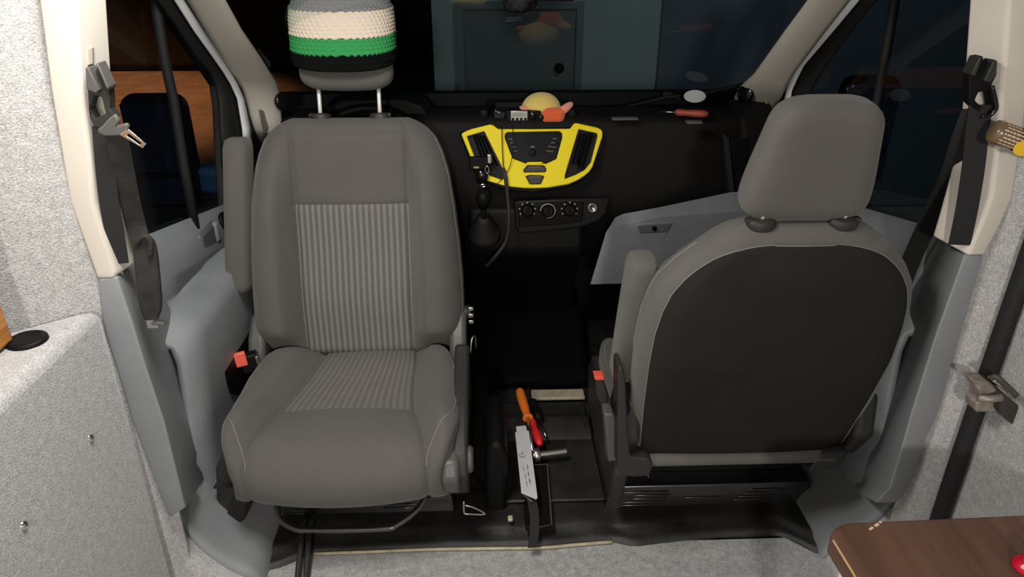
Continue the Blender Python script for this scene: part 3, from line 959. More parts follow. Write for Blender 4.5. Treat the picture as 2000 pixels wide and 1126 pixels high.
# --- things on the dash
cbz = 1.001
cb = empty('two_way_radio', (-.01, 2.33, cbz), 'small two-way radio with silver display in front of the plush toy', 'radio')
bc = Vector((-0.025, 2.338, 1.002)) + Vector((0, .03, 0))
bm = B()
box(bm, bc + Vector((.014, .0, 0)), (.115, .042, .034))
obj('case', bm, BLACKP, cb, bevel=.004)
bm = B()
box(bm, bc + Vector((0, -.022, .001)), (.056, .006, .032))
dsp = obj('display', bm, STEEL, cb, bevel=.0015, label='silver display')
bm = B()
box(bm, bc + Vector((-.001, -.0255, .005)), (.045, .002, .013))
obj('screen', bm, mat('lcd_grey', (.32, .34, .31), .3), dsp)
for k in range(4):
    bm = B()
    lathe(bm, [(.0045, 0), (.0045, .003), (0, .003)], axis_m(bc + Vector((-.020 + .0135 * k, -.025, -.0095)), (0, -1, 0)), 12)
    obj('button', bm, BLACKP, dsp)
bm = B()
lathe(bm, [(.013, 0), (.013, .012), (.010, .015), (0, .015)], axis_m(bc + Vector((.044, -.022, .004)), (0, -1, 0)), 18)
obj('volume_knob', bm, GLOSSB, cb, smooth=True)
bm = B()
lathe(bm, [(.009, 0), (.009, .012), (.007, .014), (0, .014)], axis_m(bc + Vector((.071, -.02, -.004)), (0, -1, 0)), 18)
obj('channel_knob', bm, GLOSSB, cb, smooth=True)
bm = B()
mm = Vector((-0.089, 2.37, 0.998))
box(bm, mm, (.05, .035, .048), Matrix.Rotation(.2, 3, 'Y'))
obj('handset', bm, GLOSSB, bevel=.010, seg=3, label='black radio handset lying left of the small two-way radio', cat='handset')

toy = empty('plush_toy', (.05, 2.42, 1.0), 'orange plush toy with yellow rounded head in the dash tray', 'plush toy')
tc_ = Vector((0.076, 2.43, 0.998))
def blob(name, c, s, m, R=None, n=20):
    bm = B()
    bmesh.ops.create_uvsphere(bm, u_segments=n, v_segments=n // 2 + 2, radius=1)
    for v in bm.verts:
        d = 1 + .03 * sin(v.co.x * 5 + v.co.z * 4) + .02 * sin(v.co.y * 7)
        q = Vector((v.co.x * s[0], v.co.y * s[1], v.co.z * s[2])) * d
        v.co = (R @ q if R else q) + Vector(c)
    return obj(name, bm, m, toy, smooth=True)
bm = B()
box(bm, (0.087, 2.362, 1.001), (.078, .05, .052))
for v in bm.verts:
    v.co.x += .004 * (1 if v.co.z > 1.01 else -1)
obj('body', bm, PLUSHO, toy, bevel=.018, seg=5)
blob('cheek', (0.042, 2.395, 1.003), (.058, .040, .020), PLUSHO)
bm = B()
hc = Vector((0.051, 2.4, 1.011))
lathe(bm, [(.055, -.002), (.066, .003), (.067, .012), (.060, .027), (.048, .041), (.032, .051), (.016, .055), (0, .056)], Matrix.Translation(hc), 20, 1, .8)
obj('head', bm, PLUSHY, toy, smooth=True, sub=1, label='pale yellow rounded head')
blob('ear', Vector((0.121, 2.355, 1.019)), (.038, .012, .014), PLUSHP, Matrix.Rotation(-.65, 3, 'Y'))
blob('ear', Vector((0, 2.37, 1.019)), (.024, .012, .009), PLUSHP, Matrix.Rotation(.3, 3, 'Y'))

sd = empty('screwdriver', (.6, 2.43, 1.0), 'red handled screwdriver lying on the dash under the windscreen', 'screwdriver')
h0 = Vector((0.483, 2.338, 1.012))
h1 = Vector((0.584, 2.302, 1.012))
s0 = Vector((0.442, 2.362, 1.009))
bm = B()
tube(bm, [h0.lerp(h1, t) for t in (0, .04, .15, .3, .55, .85, .96, 1)], [.006, .010, .012, .010, .012, .012, .009, .004], 12)
obj('handle', bm, mat('dull_red', (.36, .06, .04), .5), sd, smooth=True)
bm = B()
tube(bm, [s0, h0], .0035, 8)
obj('blade', bm, STEEL, sd, smooth=True)

# interior mirror foot at the top of the windscreen
im = empty('mirror_mount', (-.1, 1.95, 1.4), 'black mirror foot and sensor dome at the top of the windscreen', 'mirror')
mc = Vector((-0.048, 1.8, 1.387))
bm = B()
lathe(bm, [(0, -.032), (.02, -.029), (.038, -.015), (.045, .005), (.045, .03), (.03, .05), (0, .05)], Matrix.Translation(mc), 24, 1, .6)
obj('sensor_dome', bm, GLOSSB, im, smooth=True)
bm = B()
box(bm, mc + Vector((.065, -.005, .012)), (.13, .03, .028))
obj('mirror_arm', bm, BLACKP, im, bevel=.008)
bm = B()
box(bm, mc + Vector((.04, -.03, .085)), (.24, .03, .08))
mh = obj('mirror_housing', bm, BLACKP, im, bevel=.02, seg=4)
bm = B()
box(bm, mc + Vector((.04, -.046, .085)), (.22, .004, .066))
obj('mirror_glass', bm, MIRR, mh, bevel=.002)
# oval sticker inside the glass
st = Vector((0.59, 2.5, 1.032))
bm = B()
lathe(bm, [(0, 0), (.0385, 0), (.0385, .0012), (0, .0012)], axis_m(st, (0, -.86, .5)), 32, 1, .58)
obj('oval_sticker', bm, mat('sticker_white', (.62, .64, .63), .6), label='white oval sticker in the lower right corner of the windscreen', cat='sticker')
# speakers at the pillar feet
for (p, d, lab) in (((-0.79, 2.374, 1.048), (.8, -.6, .1), 'round black speaker cover at the foot of the left windscreen pillar'), ((0.745, 2.436, 1.051), (-.75, -.65, .1), 'round black speaker cover at the foot of the right windscreen pillar')):
    bm = B()
    lathe(bm, [(0, -.005), (.028, -.005), (.030, .006), (.024, .012), (0, .010)], axis_m(p, d), 24)
    obj('speaker_cover', bm, GLOSSB, smooth=True, label=lab, cat='speaker')
# small moulded slots on both pillars
for pts, dx, par in (([(-0.843, 2.28, 1.043), (-0.843, 2.36, 1.019), (-0.843, 2.375, 0.979), (-0.843, 2.345, 0.967), (-0.843, 2.287, 0.971)], .004, ap1), ([(0.812, 2.448, 1.018), (0.812, 2.405, 1.031), (0.812, 2.412, 1.003), (0.812, 2.444, 0.972)], -.004, ap2)):
    bm = B()
    prism(bm, pts, (dx, -.002, 0))
    obj('airbag_slot', bm, mat('slot_beige', (.40, .38, .33), .6), par, bevel=.0012)
# wiper outside the windscreen
wp = empty('wiper', (.5, 2.6, 1.0), 'black wiper arm resting outside the right half of the windscreen', 'wiper')
bm = B()
tube(bm, [(0.341, 2.66, 0.956), (0.528, 2.66, 0.999), (0.669, 2.63, 1.02), (0.793, 2.56, 1.064)], .0075, 8)
obj('blade', bm, SEAL, wp, smooth=True)
bm = B()
box(bm, Vector((0.551, 2.665, 1.005)), (.07, .02, .022), Matrix.Rotation(.25, 3, 'Y'))
obj('joint', bm, SEAL, wp, bevel=.005)

# ================================================================== SEATS
def seat(name, ox, oy, s, loc_label, cat, arm, head_gap, label_arm, Lb=.70, shear=0, slim=False):
    """s = +1 faces the windscreen, -1 faces the living area"""
    def T(x, y, z):
        return Vector((ox + s * x, oy + s * y, z))
    root = empty(name, (ox, oy + s * .2, 0), loc_label, cat, 'two cab seats')
    lean = radians(11)
    vd = Vector((0, -sin(lean), cos(lean)))
    nd = Vector((0, cos(lean), sin(lean)))
    base = Vector((0, 0, .330 if slim else .385))
    TH = .125
    htab = [(0, .235), (.015, .262), (.03, .280), (.06, .299), (.10, .308), (.2, .312), (.35, .310), (.5, .303), (.65, .292), (.78, .278), (.86, .262), (.92, .243), (.955, .222), (.98, .198), (.993, .178), (1, .165)]
    if slim:
        htab = [(0, .225), (.015, .248), (.03, .262), (.06, .275), (.10, .283), (.3, .297), (.5, .301), (.65, .295), (.74, .284), (.80, .270), (.86, .243), (.90, .218), (.94, .186), (.965, .162), (.985, .14), (1, .12)]
    SV = .66
    def back_pt(u, v, frontside=True):
        h = lerp_tab(htab, v)
        t = min(1, abs(u) / h)
        et = sqrt(max(0, 1 - max(0, (t - .70) / .30) ** 2.3))
        ev = 1.0
        if v < .05: ev = sqrt(max(0, 1 - ((.05 - v) / .05) ** 2))
        if v > .94: ev = sqrt(max(0, 1 - ((v - .94) / .06) ** 2))
        E = et * ev
        if frontside:
            bump = .082 * sm(abs(u), .153, .212) * sm(v, .02, .16) * (1 - sm(v, .62, .95))
            bump += .012 * (1 - (abs(u) / .16) ** 2 if abs(u) < .16 else 0)
            bump += .016 * exp(-((v - .27) / .16) ** 2) * (1 - sm(abs(u), .13, .2))
            d = abs(abs(u) - PW(v))
            g = .010 * exp(-(d / .006) ** 2)
            if abs(u) < .17:
                g += .005 * exp(-(abs(v - SV) * Lb / .005) ** 2)
            w = -TH / 2 + (TH / 2 + bump - g) * E
        else:
            w = -TH / 2 - (TH / 2 + .012 * (1 - t * t) - lerp_tab([(0, .050), (.12, .040), (.3, .026), (.5, .012), (.7, .014), (.85, .022), (1, .040)], v)) * E
        p = base + Vector((u, 0, 0)) + vd * (v * Lb) + nd * w
        return T(*p)
    def PW(v):
        return min(.160, lerp_tab(htab, v) * .80)
    vs_all = sorted(set([0, .004, .012, .024, .036, .05, .94, .96, .975, .987, .995, 1] + [.05 + .89 * k / 44 for k in range(45)] + [SV, SV - .006, SV + .006]))
    def patch(name, ufun, nu, v0, v1, m, uv=False, **k):
        vv = [v for v in vs_all if v0 - 1e-9 <= v <= v1 + 1e-9]
        rows, uvs = [], []
        for v in vv:
            a, b = ufun(v)
            us = [a + (b - a) * j / nu for j in range(nu + 1)]
            # crowd the columns at both seams
            us = [a + (b - a) * (.5 - .5 * cos(pi * j / nu)) for j in range(nu + 1)]
            rows.append([back_pt(u, v) for u in us])
            uvs.append([(u, v * Lb) for u in us])
        bm = B()
        grid(bm, rows, uvs if uv else None)
        return obj(name, bm, m, root, smooth=True, **k)
    patch('bolster', lambda v: (-lerp_tab(htab, v), -PW(v)), 26, 0, 1, CLOTH)
    patch('bolster', lambda v: (PW(v), lerp_tab(htab, v)), 26, 0, 1, CLOTH)
    patch('upper_panel', lambda v: (-PW(v), PW(v)), 24, SV, 1, CLOTH)
    patch('striped_panel', lambda v: (-PW(v), PW(v)), 24, 0, SV, STRIPE, uv=True, label='back panel with pale woven stripes')
    # rear shell: flank rim in the light cloth, inner panel in dark cloth, thread line between them
    def back_patch(name, f0, f1, nu, v0, v1, m, push=0):
        rows = []
        vv = [v for v in vs_all if v0 - 1e-9 <= v <= v1 + 1e-9]
        for v in vv:
            h = lerp_tab(htab, v)
            rows.append([back_pt(h * sin(pi / 2 * (f0 + (f1 - f0) * j / nu)), v, False) - (Vector((0, s * push, 0))) for j in range(nu + 1)])
        bm = B()
        grid(bm, rows)
        return obj(name, bm, m, root, smooth=True)
    back_patch('rear_cover', -1, 1, 46, 0, 1, CLOTH)
    prow = []
    def panel_edge(v):
        return min(.955 * lerp_tab(htab, v), lerp_tab([(0, .245), (.03, .258), (.3, .271), (.5, .277), (.63, .274), (.72, .265), (.79, .250), (.85, .224), (.885, .200), (.91, .178), (.926, .159), (.939, .138), (.949, .115), (.956, .09), (.96, .06)], v))
    pv = [v for v in vs_all if .012 <= v < .90] + [.903, .908, .912, .915, .919, .923, .927, .931, .935, .939, .943, .947, .951, .954, .957, .9595]
    for v in pv:
        h = panel_edge(v)
        r = []
        for j in range(31):
            u = -h + 2 * h * j / 30
            e = sqrt(max(0, 1 - (2 * j / 30 - 1) ** 12))
            p = back_pt(u, v, False)
            r.append(p - Vector((0, s * (.0045 * e + .001), 0)))
        prow.append(r)
    bm = B()
    grid(bm, prow)
    rp = obj('rear_panel', bm, CLOTHD, root, smooth=True, label='dark cloth rear panel')
    edge = [prow[i][0] for i in range(len(prow))] + prow[-1][1:-1] + [prow[i][-1] for i in range(len(prow) - 1, -1, -1)]
    bm = B()
    tube(bm, edge, .0013, 6)
    obj('piping', bm, PIPING, rp, smooth=True)
    # thread line on the front outer edges
    for sg in (-1, 1):
        bm = B()
        tube(bm, [back_pt(sg * lerp_tab(htab, v) * .985, v) for v in vs_all if .05 < v < .93], .0016, 5)
        obj('piping', bm, PIPING, root, smooth=True)

    # cushion
    cprof = smoothpts([(-.05, .395, 0), (.04, .398, 0), (.14, .382, 0), (.24, .372, 0), (.34, .378, 0), (.41, .374, 0), (.452, .350, 0), (.475, .315, 0), (.478, .275, 0), (.465, .238, 0), (.44, .215, 0)], 6)
    acc = [0]
    for a, b in zip(cprof, cprof[1:]):
        acc.append(acc[-1] + (b - a).length)
    tot = acc[-1]
    def hw(y):
        return lerp_tab([(-.05, .235), (0, .262), (.06, .285), (.14, .302), (.26, .308), (.36, .302), (.42, .288), (.46, .270), (.49, .255)], y)
    def pw(y):
        return lerp_tab([(-.05, .135), (.0, .138), (.12, .155), (.27, .187), (.40, .215), (.49, .228)], y)
    SY = .262
    def cush_pt(u, i):
        y, z, _ = cprof[i]
        f = acc[i] / tot
        hwi, pwi = hw(y), pw(y)
        t = min(1, abs(u) / hwi)
        nx = cprof[min(i + 1, len(cprof) - 1)] - cprof[max(i - 1, 0)]
        n = Vector((-nx.y, nx.x)).normalized()          # outward normal in the y-z plane
        if n.y < 0: n = Vector((1, 0))
        top = 1 - sm(f, .55, .9)
        bump = .056 * sm(abs(u), pwi * .98, pwi + .06) * (.25 + .75 * top) * sm(y, -.05, .06)
        rr = max(0, (t - .80) / .20)
        drop = (1 - sqrt(max(0, 1 - rr ** 2)))
        d = abs(abs(u) - pwi)
        g = .010 * exp(-(d / .007) ** 2)
        if abs(u) < pwi + .01 and f < .6:
            g += .004 * exp(-((y - SY) / .005) ** 2)
        bel = .012 * (1 - (abs(u) / pwi) ** 2) if abs(u) < pwi else 0
        k = bump + bel - g - (.075 - .045 * sm(f, .5, .7)) * drop
        yy = y + n.x * k
        zz = z + n.y * k
        if f > .55:
            yy -= .032 * (u / .3) ** 2 * sm(f, .5, .7)   # rounded front corners
        u += shear * (1 - sm(y, 0, .27)) * (1 - t * t)
        return T(u, yy, zz)
    idx = list(range(len(cprof)))
    iseam = min(idx, key=lambda i: abs(cprof[i].x - SY) + (5 if acc[i] / tot > .6 else 0))
    def cpatch(name, ufun, nu, i0, i1, m, uv=False, **k):
        rows, uvs = [], []
        for i in range(i0, i1 + 1):
            a, b = ufun(cprof[i].x)
            us = [a + (b - a) * (.5 - .5 * cos(pi * j / nu)) for j in range(nu + 1)]
            rows.append([cush_pt(u, i) for u in us])
            uvs.append([(u / pw(cprof[i].x) * .16, acc[i]) for u in us])
        bm = B()
        grid(bm, rows, uvs if uv else None)
        return obj(name, bm, m, root, smooth=True, **k)
    last = len(cprof) - 1
    cpatch('cushion_bolster', lambda y: (-hw(y), -pw(y)), 18, 0, last, CLOTH)
    cpatch('cushion_bolster', lambda y: (pw(y), hw(y)), 18, 0, last, CLOTH)
    cpatch('cushion_striped_panel', lambda y: (-pw(y), pw(y)), 24, 0, iseam, STRIPE2, uv=True, label='cushion panel with faint worn stripes')
    cpatch('cushion_front', lambda y: (-pw(y), pw(y)), 24, iseam, last, CLOTH)
    for sg in (-1, 1):
        bm = B()
        rows = []
        for i in idx:
            y = cprof[i].x
            p = cush_pt(sg * hw(y), i)
            q = p.copy()
            q.z = min(p.z, .225)
            q.x -= s * sg * .02
            rows.append([p, p.lerp(q, .3) + Vector((s * sg * .006, 0, 0)), p.lerp(q, .7) + Vector((s * sg * .004, 0, 0)), q])
        grid(bm, rows)
        fl_ = obj('cushion_flank', bm, CLOTH, root, smooth=True)
        bm = B()
        tube(bm, [cush_pt(sg * (hw(cprof[i].x) * .955 + (pw(cprof[i].x) - hw(cprof[i].x) * .955) * sm(acc[i] / tot, .58, .80)), i) for i in idx if .06 < cprof[i].x and acc[i] / tot < .80], .0015, 5)
        obj('piping', bm, PIPING, fl_, smooth=True)
    bm = B()
    prism(bm, [T(x, .0, .222) for x in (-.22, .22)] + [T(.23, .43, .218), T(-.23, .43, .218)], (0, 0, .03))
    obj('cushion_pan', bm, BLACKP, root)

    # head restraint on two steel posts
    hb = base + vd * Lb + nd * (-TH / 2)
    hz = head_gap
    for sg in (-1, 1):
        bm = B()
        a = hb + Vector((sg * .084, 0, 0)) - vd * .03
        b = hb + Vector((sg * .084, 0, 0)) + vd * (hz + .05)
        tube(bm, [T(*a), T(*b)], .0058, 10)
        ps = obj('headrest_post', bm, WHITEM if hz > .04 else CHROME, root, smooth=True)
        bm = B()
        g = hb + Vector((sg * .084, 0, 0)) + vd * .004
        lathe(bm, [(.030, -.012), (.031, 0), (.026, .008), (.012, .010), (0, .010)], axis_m(T(*g), Vector((0, s * vd.y, vd.z))), 24, 1, .72)
        box(bm, T(*(g + Vector((sg * .026, .0, .004)))), (.012, .018, .010))
        obj('post_guide', bm, CHARP, ps, smooth=False, bevel=.002)
    bm = B()
    rings = []
    Hh, Hw, Ht = (.238 if not slim else .252), .131, .052
    for k in range(17):
        f = k / 16
        lat = -1 + 2 * f
        e = 1 - .42 * abs(lat) ** 9
        wv = (Hw - .027 * sm(f, .15, 1)) * (e if e > 0 else .0)
        tk = Ht * (e if e > 0 else 0)
        c = hb + vd * (hz + .004 + Hh * f) + nd * ((.030 if slim else .008) + .012 * f) + Vector((.012 * f if slim else 0, 0, 0))
        ring = []
        for j in range(28):
            a = 2 * pi * j / 28
            ca, sa = cos(a), sin(a)
            ex = abs(ca) ** .55 * (1 if ca > 0 else -1)
            ey = abs(sa) ** .62 * (1 if sa > 0 else -1)
            ring.append(bm.verts.new(T(*(c + Vector((ex * max(wv, .003), 0, 0)) + nd * (ey * max(tk, .002) + (.012 * (1 - ex * ex) if sa < 0 else -.004 * (1 - ex * ex)))))))
        rings.append(ring)
    for A_, B_ in zip(rings, rings[1:]):
        for j in range(28):
            bm.faces.new((A_[j], A_[(j + 1) % 28], B_[(j + 1) % 28], B_[j]))
    bm.faces.new(rings[0][::-1])
    bm.faces.new(rings[-1])
    hd = obj('headrest', bm, CLOTH, root, smooth=True, sub=1)
    # raised armrest
    bm = B()
    a0, a1 = Vector(arm[0]), Vector(arm[1])
    d = (a1 - a0).normalized()
    nn = Vector((0, d.z, -d.y)).normalized()
    sec = []
    for f, wx, wy in [(0, .017, .022), (.012, .028, .034), (.05, .033, .042), (.5, .034, .045), (.93, .034, .045), (.985, .029, .038), (1, .018, .024)]:
        c = a0.lerp(a1, f)
        ring = []
        for j in range(20):
            an = 2 * pi * j / 20
            ex = abs(cos(an)) ** .5 * (1 if cos(an) > 0 else -1)
            ey = abs(sin(an)) ** .5 * (1 if sin(an) > 0 else -1)
            ring.append(bm.verts.new(T(*(c + Vector((ex * wx, 0, 0)) + nn * (ey * wy)))))
        sec.append(ring)
    for A_, B_ in zip(sec, sec[1:]):
        for j in range(20):
            bm.faces.new((A_[j], A_[(j + 1) % 20], B_[(j + 1) % 20], B_[j]))
    bm.faces.new(sec[0][::-1])
    bm.faces.new(sec[-1])
    obj('armrest', bm, CLOTH, root, smooth=True, label=label_arm)
    # hinge covers at both lower corners of the backrest
    for sg in (-1, 1):
        bm = B()
        prism(bm, [T(sg * .268, y, z) for y, z in [(-.06, .30), (.05, .30), (.055, .42), (.03, .47), (-.03, .52), (-.10, .51), (-.12, .40)]], (s * sg * .050, 0, 0))
        obj('hinge_cover', bm, CHARL if s < 0 else CHARP, root, bevel=.014, seg=3)
    # lower rail and pedestal
    for sg in (-1, 1):
        bm = B()
        box(bm, T(sg * .17, .19, .19), (.05, .26, .07))
        obj('slide_rail', bm, BLACKP, root, bevel=.005)
    return root, T, hb, vd, nd, hd

def pedestal(root, x0, x1, y0, y1, face_y, sgn):
    bm = B()
    prism(bm, [(x0, y0, .012), (x1, y0, .012), (x1 - .015, y0 + .014, .092), (x0 + .015, y0 + .014, .092)], (0, y1 - y0, 0))
    pe = obj('pedestal', bm, PEDP, root, bevel=.006, seg=3)
    bm = B()
    box(bm, ((x0 + x1) / 2, (y0 + y1) / 2 + .03, .125), (x1 - x0 - .08, y1 - y0 - .08, .07))
    obj('swivel_plate', bm, PEDP, root, bevel=.006)
    w = x1 - x0
    for (f0, f1, k) in [(.08, .30, 0), (.14, .31, 1), (.13, .29, 2), (.085, .28, 3), (.08, .265, 4), (.38, .56, 2), (.70, .86, 0), (.66, .78, 1), (.63, .80, 2), (.61, .78, 3)]:
        z = .072 - .0105 * k
        yy = y0 + .014 * (z - .012) / .08
        bm = B()
        box(bm, (x0 + w * (f0 + f1) / 2, yy - .001, z), (w * (f1 - f0), .006, .0042))
        obj('louvre', bm, PEDP, pe, bevel=.0018)
    return pe

# ---- left seat, turned round to face the living area
ls, LT, lhb, lvd, lnd, lhead = seat('cab_seat', -.518, 1.87, -1, 'grey cloth cab seat turned to face the camera, striped panel showing, hat on its headrest', 'seat', ((.328, -.015, .605), (.292, -.10, 1.03)), .068, 'raised armrest beside the door', shear=-.040)
pedestal(ls, -.775, -.235, 1.60, 2.05, 1.6, -1)
# tall plastic side shield with release lever on the aisle side
bm = B()
prism(bm, [LT(-.285, y, z) for y, z in [(-.02, .40), (.06, .46), (.12, .43), (.26, .40), (.36, .36), (.41, .33), (.43, .28), (.41, .22), (.35, .16), (.30, .15), (.26, .19), (.10, .21), (-.04, .24)]], (.042, 0, 0))
ss = obj('side_shield', bm, CHARP, ls, bevel=.010, seg=3)
bm = B()
prism(bm, [LT(-.26, y, z) for y, z in [(.37, .345), (.43, .33), (.452, .29), (.44, .245), (.40, .205), (.36, .20)]], (.045, 0, 0))
obj('shield_nose', bm, CHARL, ls, bevel=.012, seg=3)
bm = B()
lathe(bm, [(0, 0), (.034, 0), (.036, .006), (.030, .014), (.012, .012), (0, .012)], axis_m(LT(-.326, .385, .305), (1, 0, 0)), 24)
obj('tilt_knob', bm, CHARL, ls, smooth=True)
bm = B()
for k in range(3):
    lathe(bm, [(.021, 0), (.021, .012), (0, .012)], axis_m(LT(-.300 - .0, -.055, .505 + 0 * k) + Vector((.010 * k, 0, 0)), (1, 0, 0)), 14)
rk = obj('recline_knob', bm, CHARP, ls, bevel=.003)
for k in range(3):
    bm = B()
    box(bm, LT(-.332, -.03, .485 + .022 * k), (.016, .010, .012))
    obj('knob_rib', bm, STEEL, rk, bevel=.002)
bm = B()
tube(bm, smoothpts([LT(-.33, .06, .43), LT(-.335, .05, .47), LT(-.345, .035, .47), LT(-.345, .03, .43)], 4), .003, 6)
obj('release_wire', bm, STEEL, ls, smooth=True)
# black towel-bar lever under the cushion
bm = B()
bar = smoothpts([(-.70, 1.60, .20), (-.705, 1.52, .17), (-.695, 1.475, .135), (-.655, 1.452, .118), (-.60, 1.448, .113), (-.42, 1.448, .113), (-.385, 1.455, .118), (-.33, 1.49, .14), (-.305, 1.53, .17), (-.30, 1.60, .20)], 6)
tube(bm, bar, .0085, 12)
obj('slide_bar', bm, mat('polished_black', (.02, .02, .02), .22, 0, spec=1.0, coat=1.0), ls, smooth=True, label='bent black steel slide bar under the cushion')
# outer plastic bracket with dark recess
bm = B()
prism(bm, [(-0.828, 1.5, 0.316), (-0.848, 1.5, 0.278), (-0.871, 1.5, 0.122), (-0.847, 1.5, 0.083), (-0.818, 1.5, 0.076), (-0.795, 1.5, 0.112), (-0.777, 1.5, 0.175), (-0.746, 1.5, 0.252), (-0.775, 1.5, 0.319)], (0, .20, 0))
ob = obj('outer_bracket', bm, CHARP, ls, bevel=.010, seg=3)
bm = B()
prism(bm, [(-0.819, 1.492, 0.182), (-0.803, 1.492, 0.195), (-0.776, 1.492, 0.182), (-0.794, 1.492, 0.121), (-0.817, 1.492, 0.088), (-0.841, 1.492, 0.096), (-0.845, 1.492, 0.123)], (0, .03, 0))
obj('bracket_recess', bm, SEAL, ob, bevel=.004)
bm = B()
box(bm, (-0.832, 1.493, 0.231), (.045, .02, .004))
obj('bracket_groove', bm, SEAL, ob)
bm = B()
tube(bm, smoothpts([(-0.206, 1.47, 0.179), (-0.206, 1.47, 0.14), (-0.195, 1.47, 0.135), (-0.15, 1.48, 0.124), (-0.181, 1.47, 0.157), (-0.203, 1.47, 0.165)], 4), .0028, 6)
obj('spring_wire', bm, STEEL, ls, smooth=True)
# buckle on its stalk
bk = empty('seat_belt_buckle', (-0.829, 1.8, 0.396), 'bright red topped seat belt buckle beside the left seat, below its armrest', 'buckle')
bc = Vector((-0.829, 1.8, 0.425))
Rb = Matrix.Rotation(-.12, 3, 'Y') @ Matrix.Rotation(.3, 3, 'Z')
bm = B()
box(bm, bc + Vector((.004, .004, -.008)), (.05, .034, .055), Rb)
obj('buckle_body', bm, BLACKP, bk, bevel=.005)
bm = B()
box(bm, bc + Vector((-.014, -.014, .012)), (.032, .014, .044), Rb)
obj('release_button', bm, mat('salmon_red', (.85, .13, .09), .45), bk, bevel=.003, label='bright red release button')
bm = B()
box(bm, bc + Vector((.030, -.006, .004)), (.007, .02, .03), Rb)
obj('tongue_slot', bm, STEEL, bk, bevel=.001)
bm = B()
tube(bm, [bc + Vector((.01, .005, -.03)), bc + Vector((.02, .01, -.10)), bc + Vector((.03, .02, -.20))], .011, 8)
obj('buckle_stalk', bm, BLACKP, bk, smooth=True)

# ---- beanie pulled over the left headrest
hat = empty('beanie', LT(*(lhb + lvd * .11)), 'striped crochet beanie in grey, ivory, green and black pulled over the left headrest', 'hat')
hc = lhb + lvd * .150 + lnd * .015
def hat_band(name, f0, f1, m, rows_n, wig0, wig1):
    """f runs from the brim (0) to the crown (1)"""
    bm = B()
    n = 336
    rows = []
    for k in range(rows_n * 5 + 1):
        f = f0 + (f1 - f0) * k / (rows_n * 5)
        r = []
        for j in range(n):
            a = 2 * pi * j / n
            ff = f
            if k == 0 and wig0: ff += .011 * sin(a * 56)
            if k == rows_n * 5 and wig1: ff += .011 * sin(a * 56)
            hz = ff * .235
            prof = lerp_tab([(0, .965), (.08, 1.0), (.3, 1.0), (.5, 1.0), (.62, .975), (.75, .87), (.86, .69), (.94, .46), (.98, .28), (1.01, .02)], ff)
            fr = (ff - f0) / (f1 - f0) * rows_n
            st = (.0012 + .0022 * (.5 + .5 * sin(a * 56 + 2.2 * fr))) * abs(sin(pi * fr)) ** .7
            ex = abs(cos(a)) ** .75 * (1 if cos(a) > 0 else -1)
            ey = abs(sin(a)) ** .85 * (1 if sin(a) > 0 else -1)
            rx = (.141 + (.004 * sin(a + 1))) * prof + st
            ry = .086 * prof + st
            sag = -.030 * abs(sin(a)) * (1 - .3 * ff)
            p = hc + Vector((ex * rx, 0, 0)) + lvd * (hz * 1.0 + sag) + lnd * (ey * ry)
            r.append(LT(*p))
        rows.append(r)
    grid(bm, rows, closed=True)
    return obj(name, bm, m, hat, smooth=True, solid=.003, offset=-1)
hat_band('black_band', 0, .165, BLACKY, 3, 0, 1)
hat_band('green_band', .165, .34, GREEN, 4, 1, 1)
hat_band('ivory_band', .34, .62, IVORY, 7, 1, 1)
hat_band('grey_crown', .62, 1.0, GREYY, 9, 1, 0)

# ---- right seat facing the windscreen
rs, RT, rhb, rvd, rnd, rhead = seat('cab_seat', .503, 1.535, 1, 'grey cloth cab seat facing the windscreen, dark rear panel towards the camera', 'seat', ((-.303, -.02, .535), (-.286, -.06, .872)), -.008, 'raised armrest on the aisle side', Lb=.690, slim=True)
pedestal(rs, .195, .815, 1.60, 2.0, 1.6, 1)
# rear bottom roll and corner brackets
bm = B()
tube(bm, [RT(x, -.100, .330) for x in (-.235, -.1, .1, .235)], .0165, 10)
obj('bottom_roll', bm, CLOTH, rs, smooth=True)
bm = B()
prism(bm, [(0.164, 1.405, 0.62), (0.174, 1.405, 0.625), (0.184, 1.405, 0.591), (0.198, 1.405, 0.46), (0.21, 1.405, 0.371), (0.217, 1.405, 0.363), (0.256, 1.405, 0.359), (0.267, 1.405, 0.347), (0.269, 1.405, 0.326), (0.263, 1.405, 0.304), (0.227, 1.405, 0.3), (0.193, 1.405, 0.306), (0.181, 1.405, 0.334)], (0, .07, 0))
obj('corner_bracket', bm, CHARP, rs, bevel=.007, seg=3)
bm = B()
prism(bm, [(0.697, 1.42, 0.344), (0.75, 1.42, 0.355), (0.766, 1.42, 0.35), (0.755, 1.42, 0.3), (0.74, 1.42, 0.292), (0.676, 1.42, 0.294)], (0, .06, 0))
obj('corner_bracket', bm, CHARP, rs, bevel=.005, seg=3)
# aisle-side shield, lever and knob
bm = B()
prism(bm, [(.185, y, z) for y, z in [(1.50, .14), (1.46, .26), (1.49, .33), (1.56, .36), (1.74, .365), (1.92, .35), (1.98, .28), (1.94, .16), (1.7, .12)]], (.04, 0, 0))
obj('side_shield', bm, CHARP, rs, bevel=.012, seg=3)
bm = B()
prism(bm, [(0.148, 1.455, 0.459), (0.171, 1.455, 0.458), (0.182, 1.455, 0.436), (0.191, 1.455, 0.312), (0.167, 1.455, 0.309), (0.157, 1.455, 0.393)], (0, .05, 0))
obj('height_lever', bm, CHARL, rs, bevel=.005, seg=3, label='lighter grey height lever')
bm = B()
kp2 = Vector((0.186, 1.43, 0.492))
lathe(bm, [(.020, -.012), (.020, .008), (0, .008)], axis_m(kp2, (0, -1, 0)), 16, 1, 1.35)
kn = obj('recline_knob', bm, BLACKP, rs, bevel=.003)
